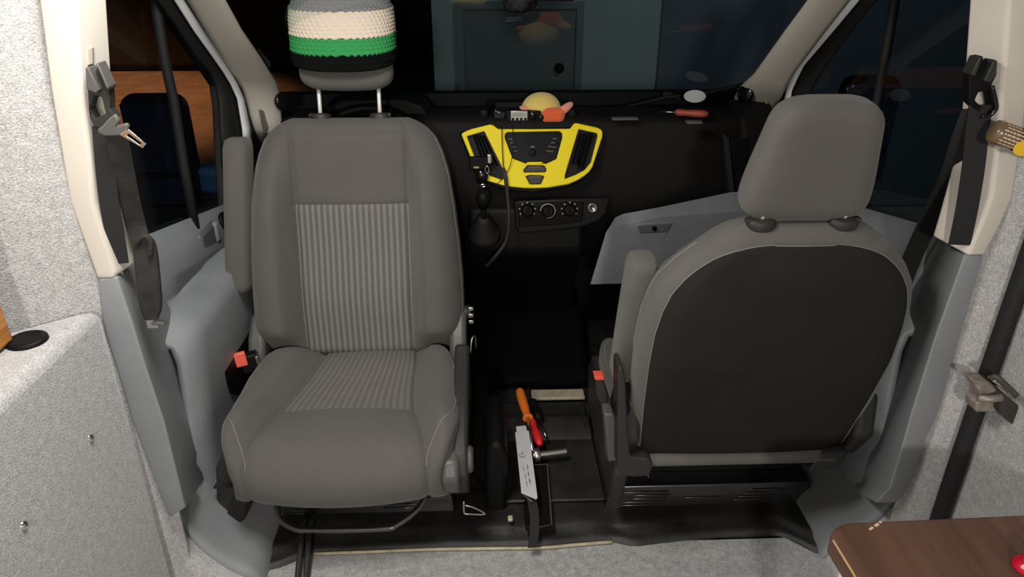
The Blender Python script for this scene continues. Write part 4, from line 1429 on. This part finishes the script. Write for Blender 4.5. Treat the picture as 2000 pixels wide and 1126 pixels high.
for dz in (-.013, .003):
    bm = B()
    box(bm, kp2 + Vector((0, -.011, dz + .006)), (.016, .012, .012))
    obj('knob_rib', bm, STEEL, kn, bevel=.0025)
bk = empty('seat_belt_buckle', (0.153, 1.5, 0.455), 'slim black seat belt buckle with red top beside the right seat', 'buckle')
bm = B()
bq = [(0.13, 1.5, 0.53), (0.151, 1.5, 0.528), (0.163, 1.5, 0.485), (0.165, 1.5, 0.445), (0.154, 1.5, 0.442), (0.136, 1.5, 0.478)]
prism(bm, bq, (0, .03, 0))
obj('buckle_body', bm, CHARP, bk, bevel=.004)
bm = B()
prism(bm, [(0.126, 1.497, 0.54), (0.15, 1.497, 0.539), (0.151, 1.497, 0.53), (0.128, 1.497, 0.531)], (0, .03, 0))
obj('release_button', bm, RED, bk, bevel=.001)
bm = B()
tube(bm, [(0.162, 1.515, 0.433), (0.169, 1.53, 0.398)], .006, 8)
obj('buckle_stalk', bm, BLACKP, bk, smooth=True)

# ================================================================== SEAT BELTS
def d_ring(name, root, outer, hole, y, d, m):
    bm = B()
    plate(bm, [(p[0], y, p[2]) for p in outer], [[(p[0], y, p[2]) for p in hole]], (0, d, 0))
    return obj(name, bm, m, root, bevel=.003)
# left belt
lb = empty('seat_belt', (-.86, 1.33, .5), 'black seat belt with steel latch tongue hanging from the left pillar guide', 'seat belt')
bm = B()
plate(bm, [(-0.814, 1.3, 1.317), (-0.811, 1.3, 1.297), (-0.802, 1.3, 1.307), (-0.795, 1.3, 1.319), (-0.787, 1.3, 1.281), (-0.79, 1.3, 1.256), (-0.794, 1.3, 1.242), (-0.787, 1.3, 1.228), (-0.815, 1.3, 1.208), (-0.829, 1.3, 1.21), (-0.832, 1.3, 1.226), (-0.828, 1.3, 1.253), (-0.824, 1.3, 1.274)], [[(-0.815, 1.3, 1.265), (-0.828, 1.3, 1.242), (-0.823, 1.3, 1.224), (-0.803, 1.3, 1.233), (-0.803, 1.3, 1.262)]], (0, .022, 0))
obj('belt_guide', bm, CHARP, lb, bevel=.004, seg=3)
for q in ([(166, 134), (172, 130), (194, 178), (186, 186)], [(184, 128), (190, 122), (212, 168), (206, 176)]):
    pass
bm = B()
prism(bm, [(-0.792, 1.285, 1.321), (-0.788, 1.285, 1.322), (-0.779, 1.285, 1.282), (-0.782, 1.285, 1.276), (-0.785, 1.285, 1.283)], (0, .03, 0))
obj('guide_rib', bm, CHARL, lb, bevel=.002)
bm = B()
prism(bm, [(-0.811, 1.285, 1.314), (-0.806, 1.285, 1.315), (-0.796, 1.285, 1.277), (-0.803, 1.285, 1.271), (-0.818, 1.285, 1.278)], (0, .03, 0))
obj('guide_rib', bm, CHARL, lb, bevel=.002)
bm = B()
prism(bm, [(-0.823, 1.318, 1.337), (-0.808, 1.318, 1.342), (-0.846, 1.318, 1.176), (-0.852, 1.318, 1.172)], (0, .006, 0))
obj('guide_slot', bm, mat('slot_shade', (.34, .32, .28), .6), lb)  # cream darkened to put the recess shade into the slot colour
bm = B()
prism(bm, [(-0.811, 1.275, 1.212), (-0.803, 1.275, 1.216), (-0.787, 1.275, 1.23), (-0.775, 1.275, 1.238), (-0.77, 1.275, 1.226), (-0.776, 1.275, 1.217), (-0.759, 1.275, 1.222), (-0.756, 1.275, 1.217), (-0.761, 1.275, 1.206), (-0.778, 1.275, 1.199), (-0.801, 1.275, 1.199), (-0.812, 1.275, 1.205)], (0, .010, 0))
tg = obj('latch_tongue', bm, CHARL, lb, bevel=.003, label='grey steel latch tongue')
bm = B()
plate(bm, [(-0.774, 1.272, 1.203), (-0.756, 1.272, 1.212), (-0.731, 1.272, 1.186), (-0.739, 1.272, 1.178)], [[(-0.762, 1.272, 1.201), (-0.757, 1.272, 1.204), (-0.739, 1.272, 1.187), (-0.743, 1.272, 1.184)]], (0, .004, 0))
obj('tongue_blade', bm, CHROME, tg, bevel=.0008)
bm = B()
strap(bm, smoothpts([(-0.816, 1.305, 1.211), (-0.825, 1.305, 1.16), (-0.837, 1.306, 1.083), (-0.844, 1.308, 1.011), (-0.852, 1.312, 0.941)], 5), [Vector((1, .15, 0))] * 21, .034)
obj('lower_webbing', bm, BELT, lb, smooth=False)
bm = B()
strap(bm, smoothpts([(-0.787, 1.285, 1.211), (-0.794, 1.3, 1.161), (-0.807, 1.32, 1.098), (-0.818, 1.34, 1.019), (-0.815, 1.34, 0.971)], 5), [Vector((1, .5, 0))] * 21, .036)
obj('shoulder_webbing', bm, BELTD, lb)
slv = empty('belt_anchor_sleeve', (-.8, 1.33, .7), 'dusty black belt end sleeve hanging against the grey left pillar', 'belt anchor')
bm = B()
strap(bm, smoothpts([(-0.802, 1.325, 0.991), (-0.801, 1.32, 0.963), (-0.806, 1.318, 0.909), (-0.813, 1.318, 0.852), (-0.82, 1.32, 0.814)], 4), [Vector((1, .1, 0))] * 17, [.026, .034, .040, .042, .043, .044, .044, .044, .044, .044, .043, .043, .042, .040, .036, .030, .026], .016)
obj('sleeve', bm, BELTD, slv, bevel=.004)
bm = B()
tube(bm, smoothpts([(-0.812, 1.312, 0.977), (-0.804, 1.308, 0.989), (-0.788, 1.308, 0.999), (-0.782, 1.31, 0.986), (-0.789, 1.31, 0.956)], 4), .0055, 7)
obj('folded_edge', bm, BELTD, slv, smooth=True)
bm = B()
tube(bm, [(-0.818, 1.315, 0.807), (-0.797, 1.3, 0.816), (-0.779, 1.29, 0.82)], .0055, 10)
box(bm, Vector((-0.816, 1.315, 0.807)), (.022, .012, .018))
obj('anchor_bolt', bm, STEEL, slv, label='steel anchor bolt')

# right belt
rb = empty('seat_belt', (.8, 1.36, .5), 'black seat belt running down from the black guide on the right pillar', 'seat belt')
bm = B()
plate(bm, [(0.755, 1.325, 1.29), (0.766, 1.325, 1.321), (0.773, 1.325, 1.32), (0.781, 1.325, 1.304), (0.793, 1.325, 1.314), (0.801, 1.325, 1.313), (0.808, 1.325, 1.287), (0.804, 1.325, 1.269), (0.813, 1.325, 1.246), (0.825, 1.325, 1.224), (0.822, 1.325, 1.212), (0.804, 1.325, 1.212), (0.769, 1.325, 1.237)], [[(0.783, 1.325, 1.256), (0.801, 1.325, 1.258), (0.816, 1.325, 1.23), (0.806, 1.325, 1.222), (0.78, 1.325, 1.241)]], (0, .024, 0))
obj('belt_guide', bm, BLACKP, rb, bevel=.004, seg=3)
bm = B()
prism(bm, [(0.749, 1.31, 1.29), (0.756, 1.31, 1.321), (0.762, 1.31, 1.32), (0.758, 1.31, 1.286)], (0, .03, 0))
obj('guide_rib', bm, CHARP, rb, bevel=.002)
bm = B()
prism(bm, [(0.776, 1.31, 1.279), (0.785, 1.31, 1.316), (0.791, 1.31, 1.314), (0.796, 1.31, 1.291), (0.789, 1.31, 1.275)], (0, .03, 0))
obj('guide_rib', bm, CHARP, rb, bevel=.002)
bm = B()
tube(bm, smoothpts([(0.797, 1.315, 1.269), (0.807, 1.31, 1.245), (0.813, 1.31, 1.229), (0.807, 1.312, 1.217), (0.794, 1.315, 1.213)], 4), .004, 8)
obj('guide_wire', bm, GLOSSB, rb, smooth=True)
bm = B()
strap(bm, smoothpts([(0.796, 1.33, 1.232), (0.803, 1.328, 1.177), (0.815, 1.328, 1.109), (0.827, 1.33, 1.024), (0.836, 1.335, 0.947)], 5), [Vector((1, -.15, 0))] * 21, .042)
obj('lower_webbing', bm, BELT, rb)
bm = B()
strap(bm, smoothpts([(0.787, 1.33, 1.225), (0.795, 1.35, 1.172), (0.823, 1.4, 1.077), (0.852, 1.47, 0.963), (0.882, 1.55, 0.803), (0.909, 1.62, 0.596)], 5), [Vector((1, -.6, .2))] * 26, .042)
obj('shoulder_webbing', bm, BELT, rb)

# ================================================================== THINGS BETWEEN THE SEATS
br = empty('label_strip', (-.03, 1.6, .05), 'white printed metal strip over a black strap between the two seats', 'strip')
bm = B()
w0 = [(-0.052, 1.873, 0.115), (-0.02, 1.877, 0.115), (-0.018, 1.851, 0.115), (-0.012, 1.848, 0.115), (-0.005, 1.546, 0.115), (-0.009, 1.54, 0.115), (-0.049, 1.567, 0.115), (-0.056, 1.841, 0.115), (-0.051, 1.846, 0.115)]
prism(bm, w0, (0, 0, .004))
pl_ = obj('printed_plate', bm, PAPER, br, bevel=.0006, label='white ribbed plate with small print')
bm = B()
for f in [k / 9 for k in range(1, 9)]:
    a = Vector(w0[0]).lerp(Vector(w0[1]), f)
    b = Vector(w0[6]).lerp(Vector(w0[4]), f)
    b = a.lerp(b, .98)
    tube(bm, [a + Vector((0, -.012, .0042)), b + Vector((0, .004, .0042))], .0007, 4)
obj('ribs', bm, PAPER, pl_, kind='stuff')
ec = Vector((-0.039, 1.732, 0.119))
bm = B()
tube(bm, [ec + Vector((.0095 * cos(t), .0135 * sin(t), .0003)) for t in [radians(165 + 195 * k / 14) for k in range(15)]], [.0004 + .0009 * sin(pi * k / 14) for k in range(15)], 5)
box(bm, ec + Vector((0, .004, .0003)), (.0012, .012, .0008))
box(bm, ec + Vector((0, .0045, .0003)), (.0075, .0012, .0008))
box(bm, ec + Vector((-.003, .0, .0003)), (.0055, .0012, .0008))
box(bm, ec + Vector((.0035, .001, .0003)), (.0012, .007, .0008))
box(bm, ec + Vector((0, .0105, .0003)), (.003, .003, .0008))
obj('emblem', bm, INK, pl_)
bm = B()
for cx, y0, y1 in ((1032, 918, 945), (1026, 922, 952)):
    pass
for a, b in ([(-0.027, 1.686, 0.119), (-0.022, 1.601, 0.12)], [(-0.038, 1.68, 0.119), (-0.031, 1.588, 0.119)]):
    a, b = Vector(a), Vector(b)
    for k in range(11):
        c = a.lerp(b, (k + .5) / 11)
        if k % 4 != 3:
            box(bm, c, (.0026 + .001 * (k % 2), (b - a).length / 16, .0006), Matrix.Rotation(.12, 3, 'Z'))
obj('small_print', bm, INK, pl_)
bm = B()
plate_pts = [(-0.052, 1.576, 0.105), (-0.047, 1.58, 0.105), (-0.019, 1.546, 0.105), (-0.022, 1.538, 0.105)]
prism(bm, plate_pts, (0, 0, .004))
obj('end_clip', bm, STEEL, br, bevel=.0005)
bm = B()
strap(bm, smoothpts([(-0.027, 1.579, 0.109), (-0.018, 1.542, 0.095), (-0.015, 1.504, 0.075), (-0.019, 1.471, 0.052), (-0.025, 1.44, 0.04)], 5), [Vector((1, .1, 0))] * 21, .026)
obj('strap', bm, BELT, br)
bm = B()
box(bm, (-.030, 1.72, .082), (.032, .20, .060))
obj('lever_body', bm, BLACKP, br, bevel=.008)
# shallow open box of black card below the plate
bx = empty('floor_recess_cover', (.02, 1.62, .05), 'shallow open black cover beside the white printed strip', 'cover')
bm = B()
c4 = [(-0.006, 1.751, 0.062), (0.04, 1.754, 0.062), (0.032, 1.499, 0.062), (-0.008, 1.488, 0.062), (-0.041, 1.493, 0.062), (-0.043, 1.569, 0.062)]
bm = B()
prism(bm, c4, (0, 0, -.014))
obj('cover_plate', bm, BLACKP, bx, bevel=.002)
for a, b in ((c4[0], c4[1]), (c4[1], c4[2]), (c4[2], c4[3])):
    bm = B()
    tube(bm, [Vector(a) + Vector((0, 0, .001)), Vector(b) + Vector((0, 0, .001))], .0022, 5)
    obj('cover_lip', bm, CHARL if a is c4[1] else CHARP, bx)
bm = B()
box(bm, (-0.081, 1.539, 0.05), (.014, .018, .010))
obj('floor_clip', bm, mat('clip_cream', (.45, .42, .30), .6), bevel=.003, label='small cream plastic clip on the black mat left of the strip', cat='clip')
# handbrake-side black upright
bm = B()
prism(bm, [(-0.144, 1.6, 0.239), (-0.128, 1.6, 0.264), (-0.097, 1.6, 0.259), (-0.086, 1.6, 0.22), (-0.089, 1.6, 0.008), (-0.152, 1.6, 0.01)], (0, .25, 0))
obj('brake_lever_cover', bm, BLACKP, bevel=.02, seg=3, label='black plastic lever cover standing beside the left seat', cat='cover')

# tools
def tool_pts(l):
    return [Vector(p) for p in l]
so = empty('screwdriver', (-0.007, 2.015, 0.06), 'orange handled screwdriver lying between the seats', 'screwdriver')
p = tool_pts([(-0.03, 2.098, 0.105), (-0.024, 2.042, 0.105), (-0.016, 1.982, 0.105), (-0.01, 1.935, 0.105), (-0.009, 1.864, 0.105), (-0.006, 1.766, 0.105)])
bm = B()
tube(bm, smoothpts([p[0], p[0].lerp(p[1], .12), p[1], p[2], p[3].lerp(p[2], .15), p[3]], 3), [.006, .010, .013, .0145, .0155, .016, .016, .016, .0155, .0145, .0135, .0135, .0145, .017, .018, .015], 12)
obj('handle', bm, ORANGE, so, smooth=True)
bm = B()
tube(bm, [p[3], p[4], p[5]], .0068, 10)
obj('shaft', bm, STEEL, so, smooth=True)
sr = empty('pliers', (0.022, 1.928, 0.06), 'red handled tool lying beside the orange screwdriver', 'tool')
p = tool_pts([(0.005, 1.943, 0.095), (0.009, 1.895, 0.095), (0.016, 1.849, 0.095), (0.021, 1.808, 0.095)])
bm = B()
tube(bm, smoothpts(p, 4), [.006, .009, .011, .010, .010, .011, .013, .014, .014, .014, .013, .011, .006], 12)
obj('handle', bm, REDR, sr, smooth=True)
bm = B()
tube(bm, [p[0], p[0] + (p[0] - p[1]) * .35], .005, 8)
obj('neck', bm, STEEL, sr, smooth=True)
sb = empty('screwdriver', (0.034, 1.985, 0.06), 'black handled screwdriver right of the red tool', 'screwdriver')
p = tool_pts([(0.009, 2.059, 0.088), (0.02, 2.004, 0.088), (0.028, 1.952, 0.088), (0.043, 1.858, 0.088)])
bm = B()
tube(bm, smoothpts(p[:3], 5), [.010, .016, .018, .018, .017, .016, .016, .017, .017, .015, .010], 12)
obj('handle', bm, BLACKP, sb, smooth=True)
bm = B()
tube(bm, [p[2], p[2].lerp(p[3], .5), p[3]], [.0055, .005, .0035], 8)
obj('shaft', bm, CHROME, sb, smooth=True)
sk = empty('socket_bar', (0.054, 1.811, 0.06), 'steel socket extension bar with round collar across the black mat', 'socket tool')
a, b = Vector((-0.005, 1.769, 0.085)), Vector((0.101, 1.787, 0.085))
d = (b - a).normalized()
bm = B()
lathe(bm, [(0, 0), (.011, 0), (.011, (b - a).length), (.0095, (b - a).length + .002), (0, (b - a).length + .002)], axis_m(a, d), 20)
obj('bar', bm, STEEL, sk, smooth=False, bevel=.001)
bm = B()
lathe(bm, [(0, .0), (.021, 0), (.022, .002), (.022, .016), (.021, .018), (0, .018)], axis_m(a + d * .004, d), 24)
obj('collar', bm, STEEL, sk, bevel=.001)

# black cable sleeves over the carpet edge
for k, (l, lab) in enumerate((([(-0.656, 1.524, 0.05), (-0.647, 1.467, 0.05), (-0.642, 1.404, 0.05), (-0.636, 1.337, 0.05)], 'left of two black cable sleeves running over the carpet edge'), ([(-0.637, 1.519, 0.05), (-0.626, 1.457, 0.05), (-0.619, 1.395, 0.05), (-0.613, 1.328, 0.05)], 'right of two black cable sleeves running over the carpet edge'))):
    bm = B()
    l = [Vector(q) for q in l]
    l = [Vector((l[0].x, 1.588, .046))] + l
    l[-1].z = .012
    l[-2].z = .03
    tube(bm, smoothpts(l, 5), .0078, 10)
    obj('cable_sleeve', bm, CHARP, smooth=True, label=lab, cat='cable', group='cable sleeves')

# ================================================================== RIGHT FOREGROUND
tb = empty('table', (.75, .75, 0), 'brown wooden table with a worn rounded corner in the right foreground', 'table')
bm = B()
z = .60
poly = [(0.439, 0.891, 0.6), (0.445, 0.902, 0.6), (0.457, 0.915, 0.6), (0.474, 0.924, 0.6), (0.491, 0.927, 0.6), (0.617, 0.93, 0.6), (0.812, 0.935, 0.6)]
tl = [Vector(q) for q in poly]
far = tl[-1]
pts = tl + [Vector((.925, far.y + .002, z)), Vector((.925, .42, z)), Vector((.452, .42, z))]
prism(bm, pts, (0, 0, -.036))
obj('table_top', bm, TABLE, tb, bevel=.006, seg=4)
bm = B()
tube(bm, [tl[0] + Vector((.003, -.004, -.002)), tl[0].lerp(pts[-1], .35) + Vector((.001, 0, -.002)), tl[0].lerp(pts[-1], .7) + Vector((.001, 0, -.002))], .0018, 6)
obj('edge_wear', bm, mat('bare_wood', (.55, .34, .17), .7), tb)
bm = B()
for q, s_ in (((0.518, 0.91, 0.6), (.010, .004)), ((0.531, 0.917, 0.601), (.010, .005)), ((0.541, 0.924, 0.6), (.004, .004))):
    box(bm, q, (s_[0], s_[1], .001), Matrix.Rotation(.6, 3, 'Z'))
obj('chips', bm, mat('bare_chip', (.70, .50, .34), .8), tb)
bm = B()
box(bm, (.475, .845, .28), (.045, .045, .56))
obj('leg', bm, WHITEP, tb, bevel=.003, label='white leg')
bm = B()
box(bm, (.88, .50, .28), (.045, .045, .56))
obj('leg', bm, WHITEP, tb, bevel=.003)
bm = B()
rp_ = Vector((0.728, 0.814, 0.6))
lathe(bm, [(.0, 0), (.024, 0), (.026, .004), (.021, .012), (.016, .014), (.014, .024), (.008, .030), (0, .031)], Matrix.Translation(rp_), 24)
obj('red_cap', bm, mat('glossy_red', (.6, .01, .03), .2), smooth=True, label='glossy red round cap on the brown table at the right edge', cat='cap')

# hinge bracket of the sliding door
hg = empty('door_hinge', (0.95, 1.241, 0.615), 'worn steel hinge arm of the sliding door on the right', 'hinge')
bm = B()
prism(bm, [(0.866, 1.22, 0.69), (0.901, 1.22, 0.686), (0.921, 1.22, 0.668), (0.933, 1.22, 0.663), (0.945, 1.22, 0.645), (0.949, 1.22, 0.616), (0.934, 1.22, 0.612), (0.914, 1.22, 0.611), (0.894, 1.22, 0.611), (0.888, 1.22, 0.633), (0.894, 1.22, 0.641), (0.888, 1.22, 0.662)], (0, .04, 0))
obj('hinge_plate', bm, mat('dusty_steel', (.33, .29, .25), .55, .4, var=.3, vscale=60), hg, bevel=.004, seg=2)
bm = B()
tube(bm, [(0.881, 1.212, 0.653), (0.9, 1.205, 0.655), (0.922, 1.2, 0.662)], .008, 10)
obj('hinge_pin', bm, mat('dusty_steel_b', (.30, .27, .23), .5, .5), hg, smooth=True)
bm = B()
prism(bm, [(0.916, 1.2, 0.663), (0.927, 1.2, 0.669), (0.987, 1.2, 0.622), (1.024, 1.2, 0.555), (0.997, 1.2, 0.569), (0.952, 1.2, 0.602), (0.928, 1.2, 0.623)], (0, .035, 0))
obj('hinge_arm', bm, mat('dark_hinge', (.035, .03, .027), .5, var=.3, vscale=40), hg, bevel=.004)
bm = B()
tube(bm, smoothpts([(0.89, 1.205, 0.706), (0.895, 1.2, 0.713), (0.913, 1.19, 0.698), (0.933, 1.18, 0.68)], 4), .006, 8)
obj('hinge_rod', bm, mat('dark_rod', (.05, .045, .04), .5), hg, smooth=True)
bm = B()
prism(bm, [(0.9, 1.212, 0.694), (0.911, 1.212, 0.699), (0.957, 1.212, 0.663), (0.952, 1.212, 0.655)], (0, .02, 0))
obj('hinge_link', bm, mat('dusty_steel_c', (.40, .35, .30), .5, .4, var=.3, vscale=60), hg, bevel=.003)
bm = B()
lathe(bm, [(.009, 0), (.009, .004), (.006, .006), (0, .006)], axis_m((0.974, 1.197, 0.602), (0, -1, 0)), 16)
obj('hinge_bolt', bm, CHARL, hg, smooth=True)

# amber flask with printed label hung at the right pillar
fk = empty('spray_flask', (0.826, 1.27, 1.192), 'small amber flask with a printed label and yellow mark beside the right pillar', 'bottle')
bm = B()
Mf = axis_m((0.792, 1.275, 1.197), Vector((0.886, 1.255, 1.165)) - Vector((0.792, 1.275, 1.197)))
lathe(bm, [(0, 0), (.016, 0), (.021, .004), (.022, .012), (.022, .105), (.018, .112), (0, .112)], Mf, 24)
obj('flask', bm, mat('amber', (.16, .11, .06), .25, coat=.5), fk, smooth=True)
fo = Vector((0.792, 1.275, 1.197))
fd = (Vector((0.886, 1.255, 1.165)) - fo).normalized()
fv = Vector((0, -1, .25)).normalized()
fv = (fv - fd * fv.dot(fd)).normalized()
fc = fd.cross(fv)
def flask_pt(l, a, r):
    return fo + fd * l + (fv * cos(a) + fc * sin(a)) * r
bm = B()
grid(bm, [[flask_pt(l, a, .0224) for a in [radians(-80 + 16 * k) for k in range(11)]] for l in (.042, .07, .104)])
lb_ = obj('label', bm, mat('label_brown', (.028, .012, .006), .5), fk, smooth=True, solid=.0003, offset=1)
bm = B()
for k in range(8):
    a = radians(-56 + 16 * k)
    l = .010 + .002 * (k % 3)
    while l < .052:
        w = random.uniform(.004, .008)
        grid(bm, [[flask_pt(q, a - .035, .0229), flask_pt(q, a + .06, .0229)] for q in (l, min(.055, l + w))])
        l += w + .0015
obj('label_print', bm, mat('label_ink', (.78, .60, .45), .6), lb_, kind='stuff')
bm = B()
lathe(bm, [(.0, 0), (.016, 0), (.016, .001), (0, .001)], axis_m(flask_pt(.056, radians(38), .0229), fv * .8 + fc * .6), 20)
obj('yellow_mark', bm, mat('mark_yellow', (.80, .50, .02), .5), lb_)
bm = B()
box(bm, Vector((0.88, 1.3, 1.164)), (.03, .03, .03))
obj('flask_holder', bm, BLACKP, fk, bevel=.005)

# ================================================================== OUTSIDE, NIGHT
ob_ = empty('building', (3, 6.3, -.7), 'plain grey building wall seen through the windscreen', 'building')
WALLM = mat('outside_wall', (.30, .36, .37), .9, var=.05, vscale=2, bump=.1, bscale=40)
bm = B()
box(bm, (3.73, 6.45, 1.3), (8.6, .3, 4.0))
obj('wall', bm, WALLM, ob_)
dp = [(-0.309, 6.28, 1.036), (0.62, 6.28, 1.034), (0.67, 6.28, -0.753), (-0.36, 6.28, -0.74)]
bm = B()
x0, x1, zt = dp[0][0], dp[1][0], dp[0][2]
prism(bm, [(x0, 6.30, -.68), (x1, 6.30, -.68), (x1, 6.30, zt), (x0, 6.30, zt)], (0, -.03, 0))
DOORM = mat('outside_door', (.13, .15, .16), .7)
od = obj('entrance_door', bm, DOORM, ob_, bevel=.006)
bm = B()
plate(bm, [(x0 - .06, 6.30, -.68), (x1 + .06, 6.30, -.68), (x1 + .06, 6.30, zt + .06), (x0 - .06, 6.30, zt + .06)], [[(x0, 6.30, -.67), (x1, 6.30, -.67), (x1, 6.30, zt), (x0, 6.30, zt)]], (0, -.05, 0))
obj('door_frame', bm, mat('outside_frame', (.16, .19, .20), .7), ob_, bevel=.004)
bm = B()
lathe(bm, [(.042, 0), (.042, .02), (.03, .05), (0, .052)], axis_m((0.488, 6.27, 0.569), (0, -1, 0)), 20)
obj('door_knob', bm, BLACKP, od, smooth=True)
bm = B()
prism(bm, [(1.33, 6.30, -.68), (5.2, 6.30, -.68), (5.2, 6.30, 2.6), (1.33, 6.30, 2.6)], (0, -.04, 0))
gd = obj('reflection_band', bm, mat('reflection_dark', (.10, .125, .155), .7), ob_, bevel=.006)  # darker panel standing in for a reflection band in the windscreen
obj('ground_outside', box(B(), (-2, 10, -.76), (40, 24, .1)), mat('asphalt', (.20, .19, .18), .95, var=.25, vscale=3, bump=.3, bscale=60), kind='structure')
bm = B()
box(bm, (-9, 15.2, .4), (22, 1.0, 2.3))
obj('dark_hedge', bm, mat('hedge_dark', (.012, .014, .012), 1, bump=.6, bscale=20), bevel=.2, label='dark hedge at the far edge of the orange lit yard on the left', cat='hedge')

def mirror(name, c, sgn, label):
    r = empty(name, c, label, 'mirror')
    c = Vector(c)
    bm = B()
    box(bm, c, (.20, .10, .37))
    h = obj('mirror_housing', bm, GLOSSB, r, bevel=.045, seg=5)
    bm = B()
    box(bm, c + Vector((0, -.050, .055)), (.165, .008, .215))
    obj('mirror_pane', bm, MIRR, r, bevel=.003)
    bm = B()
    box(bm, c + Vector((0, -.050, -.115)), (.165, .008, .09))
    obj('lower_mirror_pane', bm, MIRR, r, bevel=.003)
    bm = B()
    box(bm, c + Vector((-.13 * sgn, .02, -.10)), (.10, .06, .09))
    obj('mirror_arm', bm, mat('mirror_arm_blue', (.02, .05, .12), .3), r, bevel=.02, seg=3)
    return r
lm = mirror('wing_mirror', (-1.165, 2.30, .905), -1, 'large black wing mirror outside the left cab window')
rm_ = mirror('wing_mirror', (1.155, 2.42, .93), 1, 'black wing mirror outside the right cab window, behind the right headrest')

for pts in ([(1.047, 2.355, 1.082), (1.059, 2.355, 1.087), (1.114, 2.355, 1.069), (1.114, 2.355, 1.056), (1.054, 2.355, 1.064)], [(1.154, 2.355, 1.072), (1.191, 2.355, 1.075), (1.2, 2.355, 1.058), (1.181, 2.355, 1.045)], [(1.201, 2.36, 0.966), (1.227, 2.36, 0.968), (1.228, 2.36, 0.958), (1.204, 2.36, 0.956)]):  # steel shapes standing in for highlights on the right mirror
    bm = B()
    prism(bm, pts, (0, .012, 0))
    obj('mirror_highlight', bm, STEEL, rm_, bevel=.002, label='bright piece shaped as a highlight on the mirror')
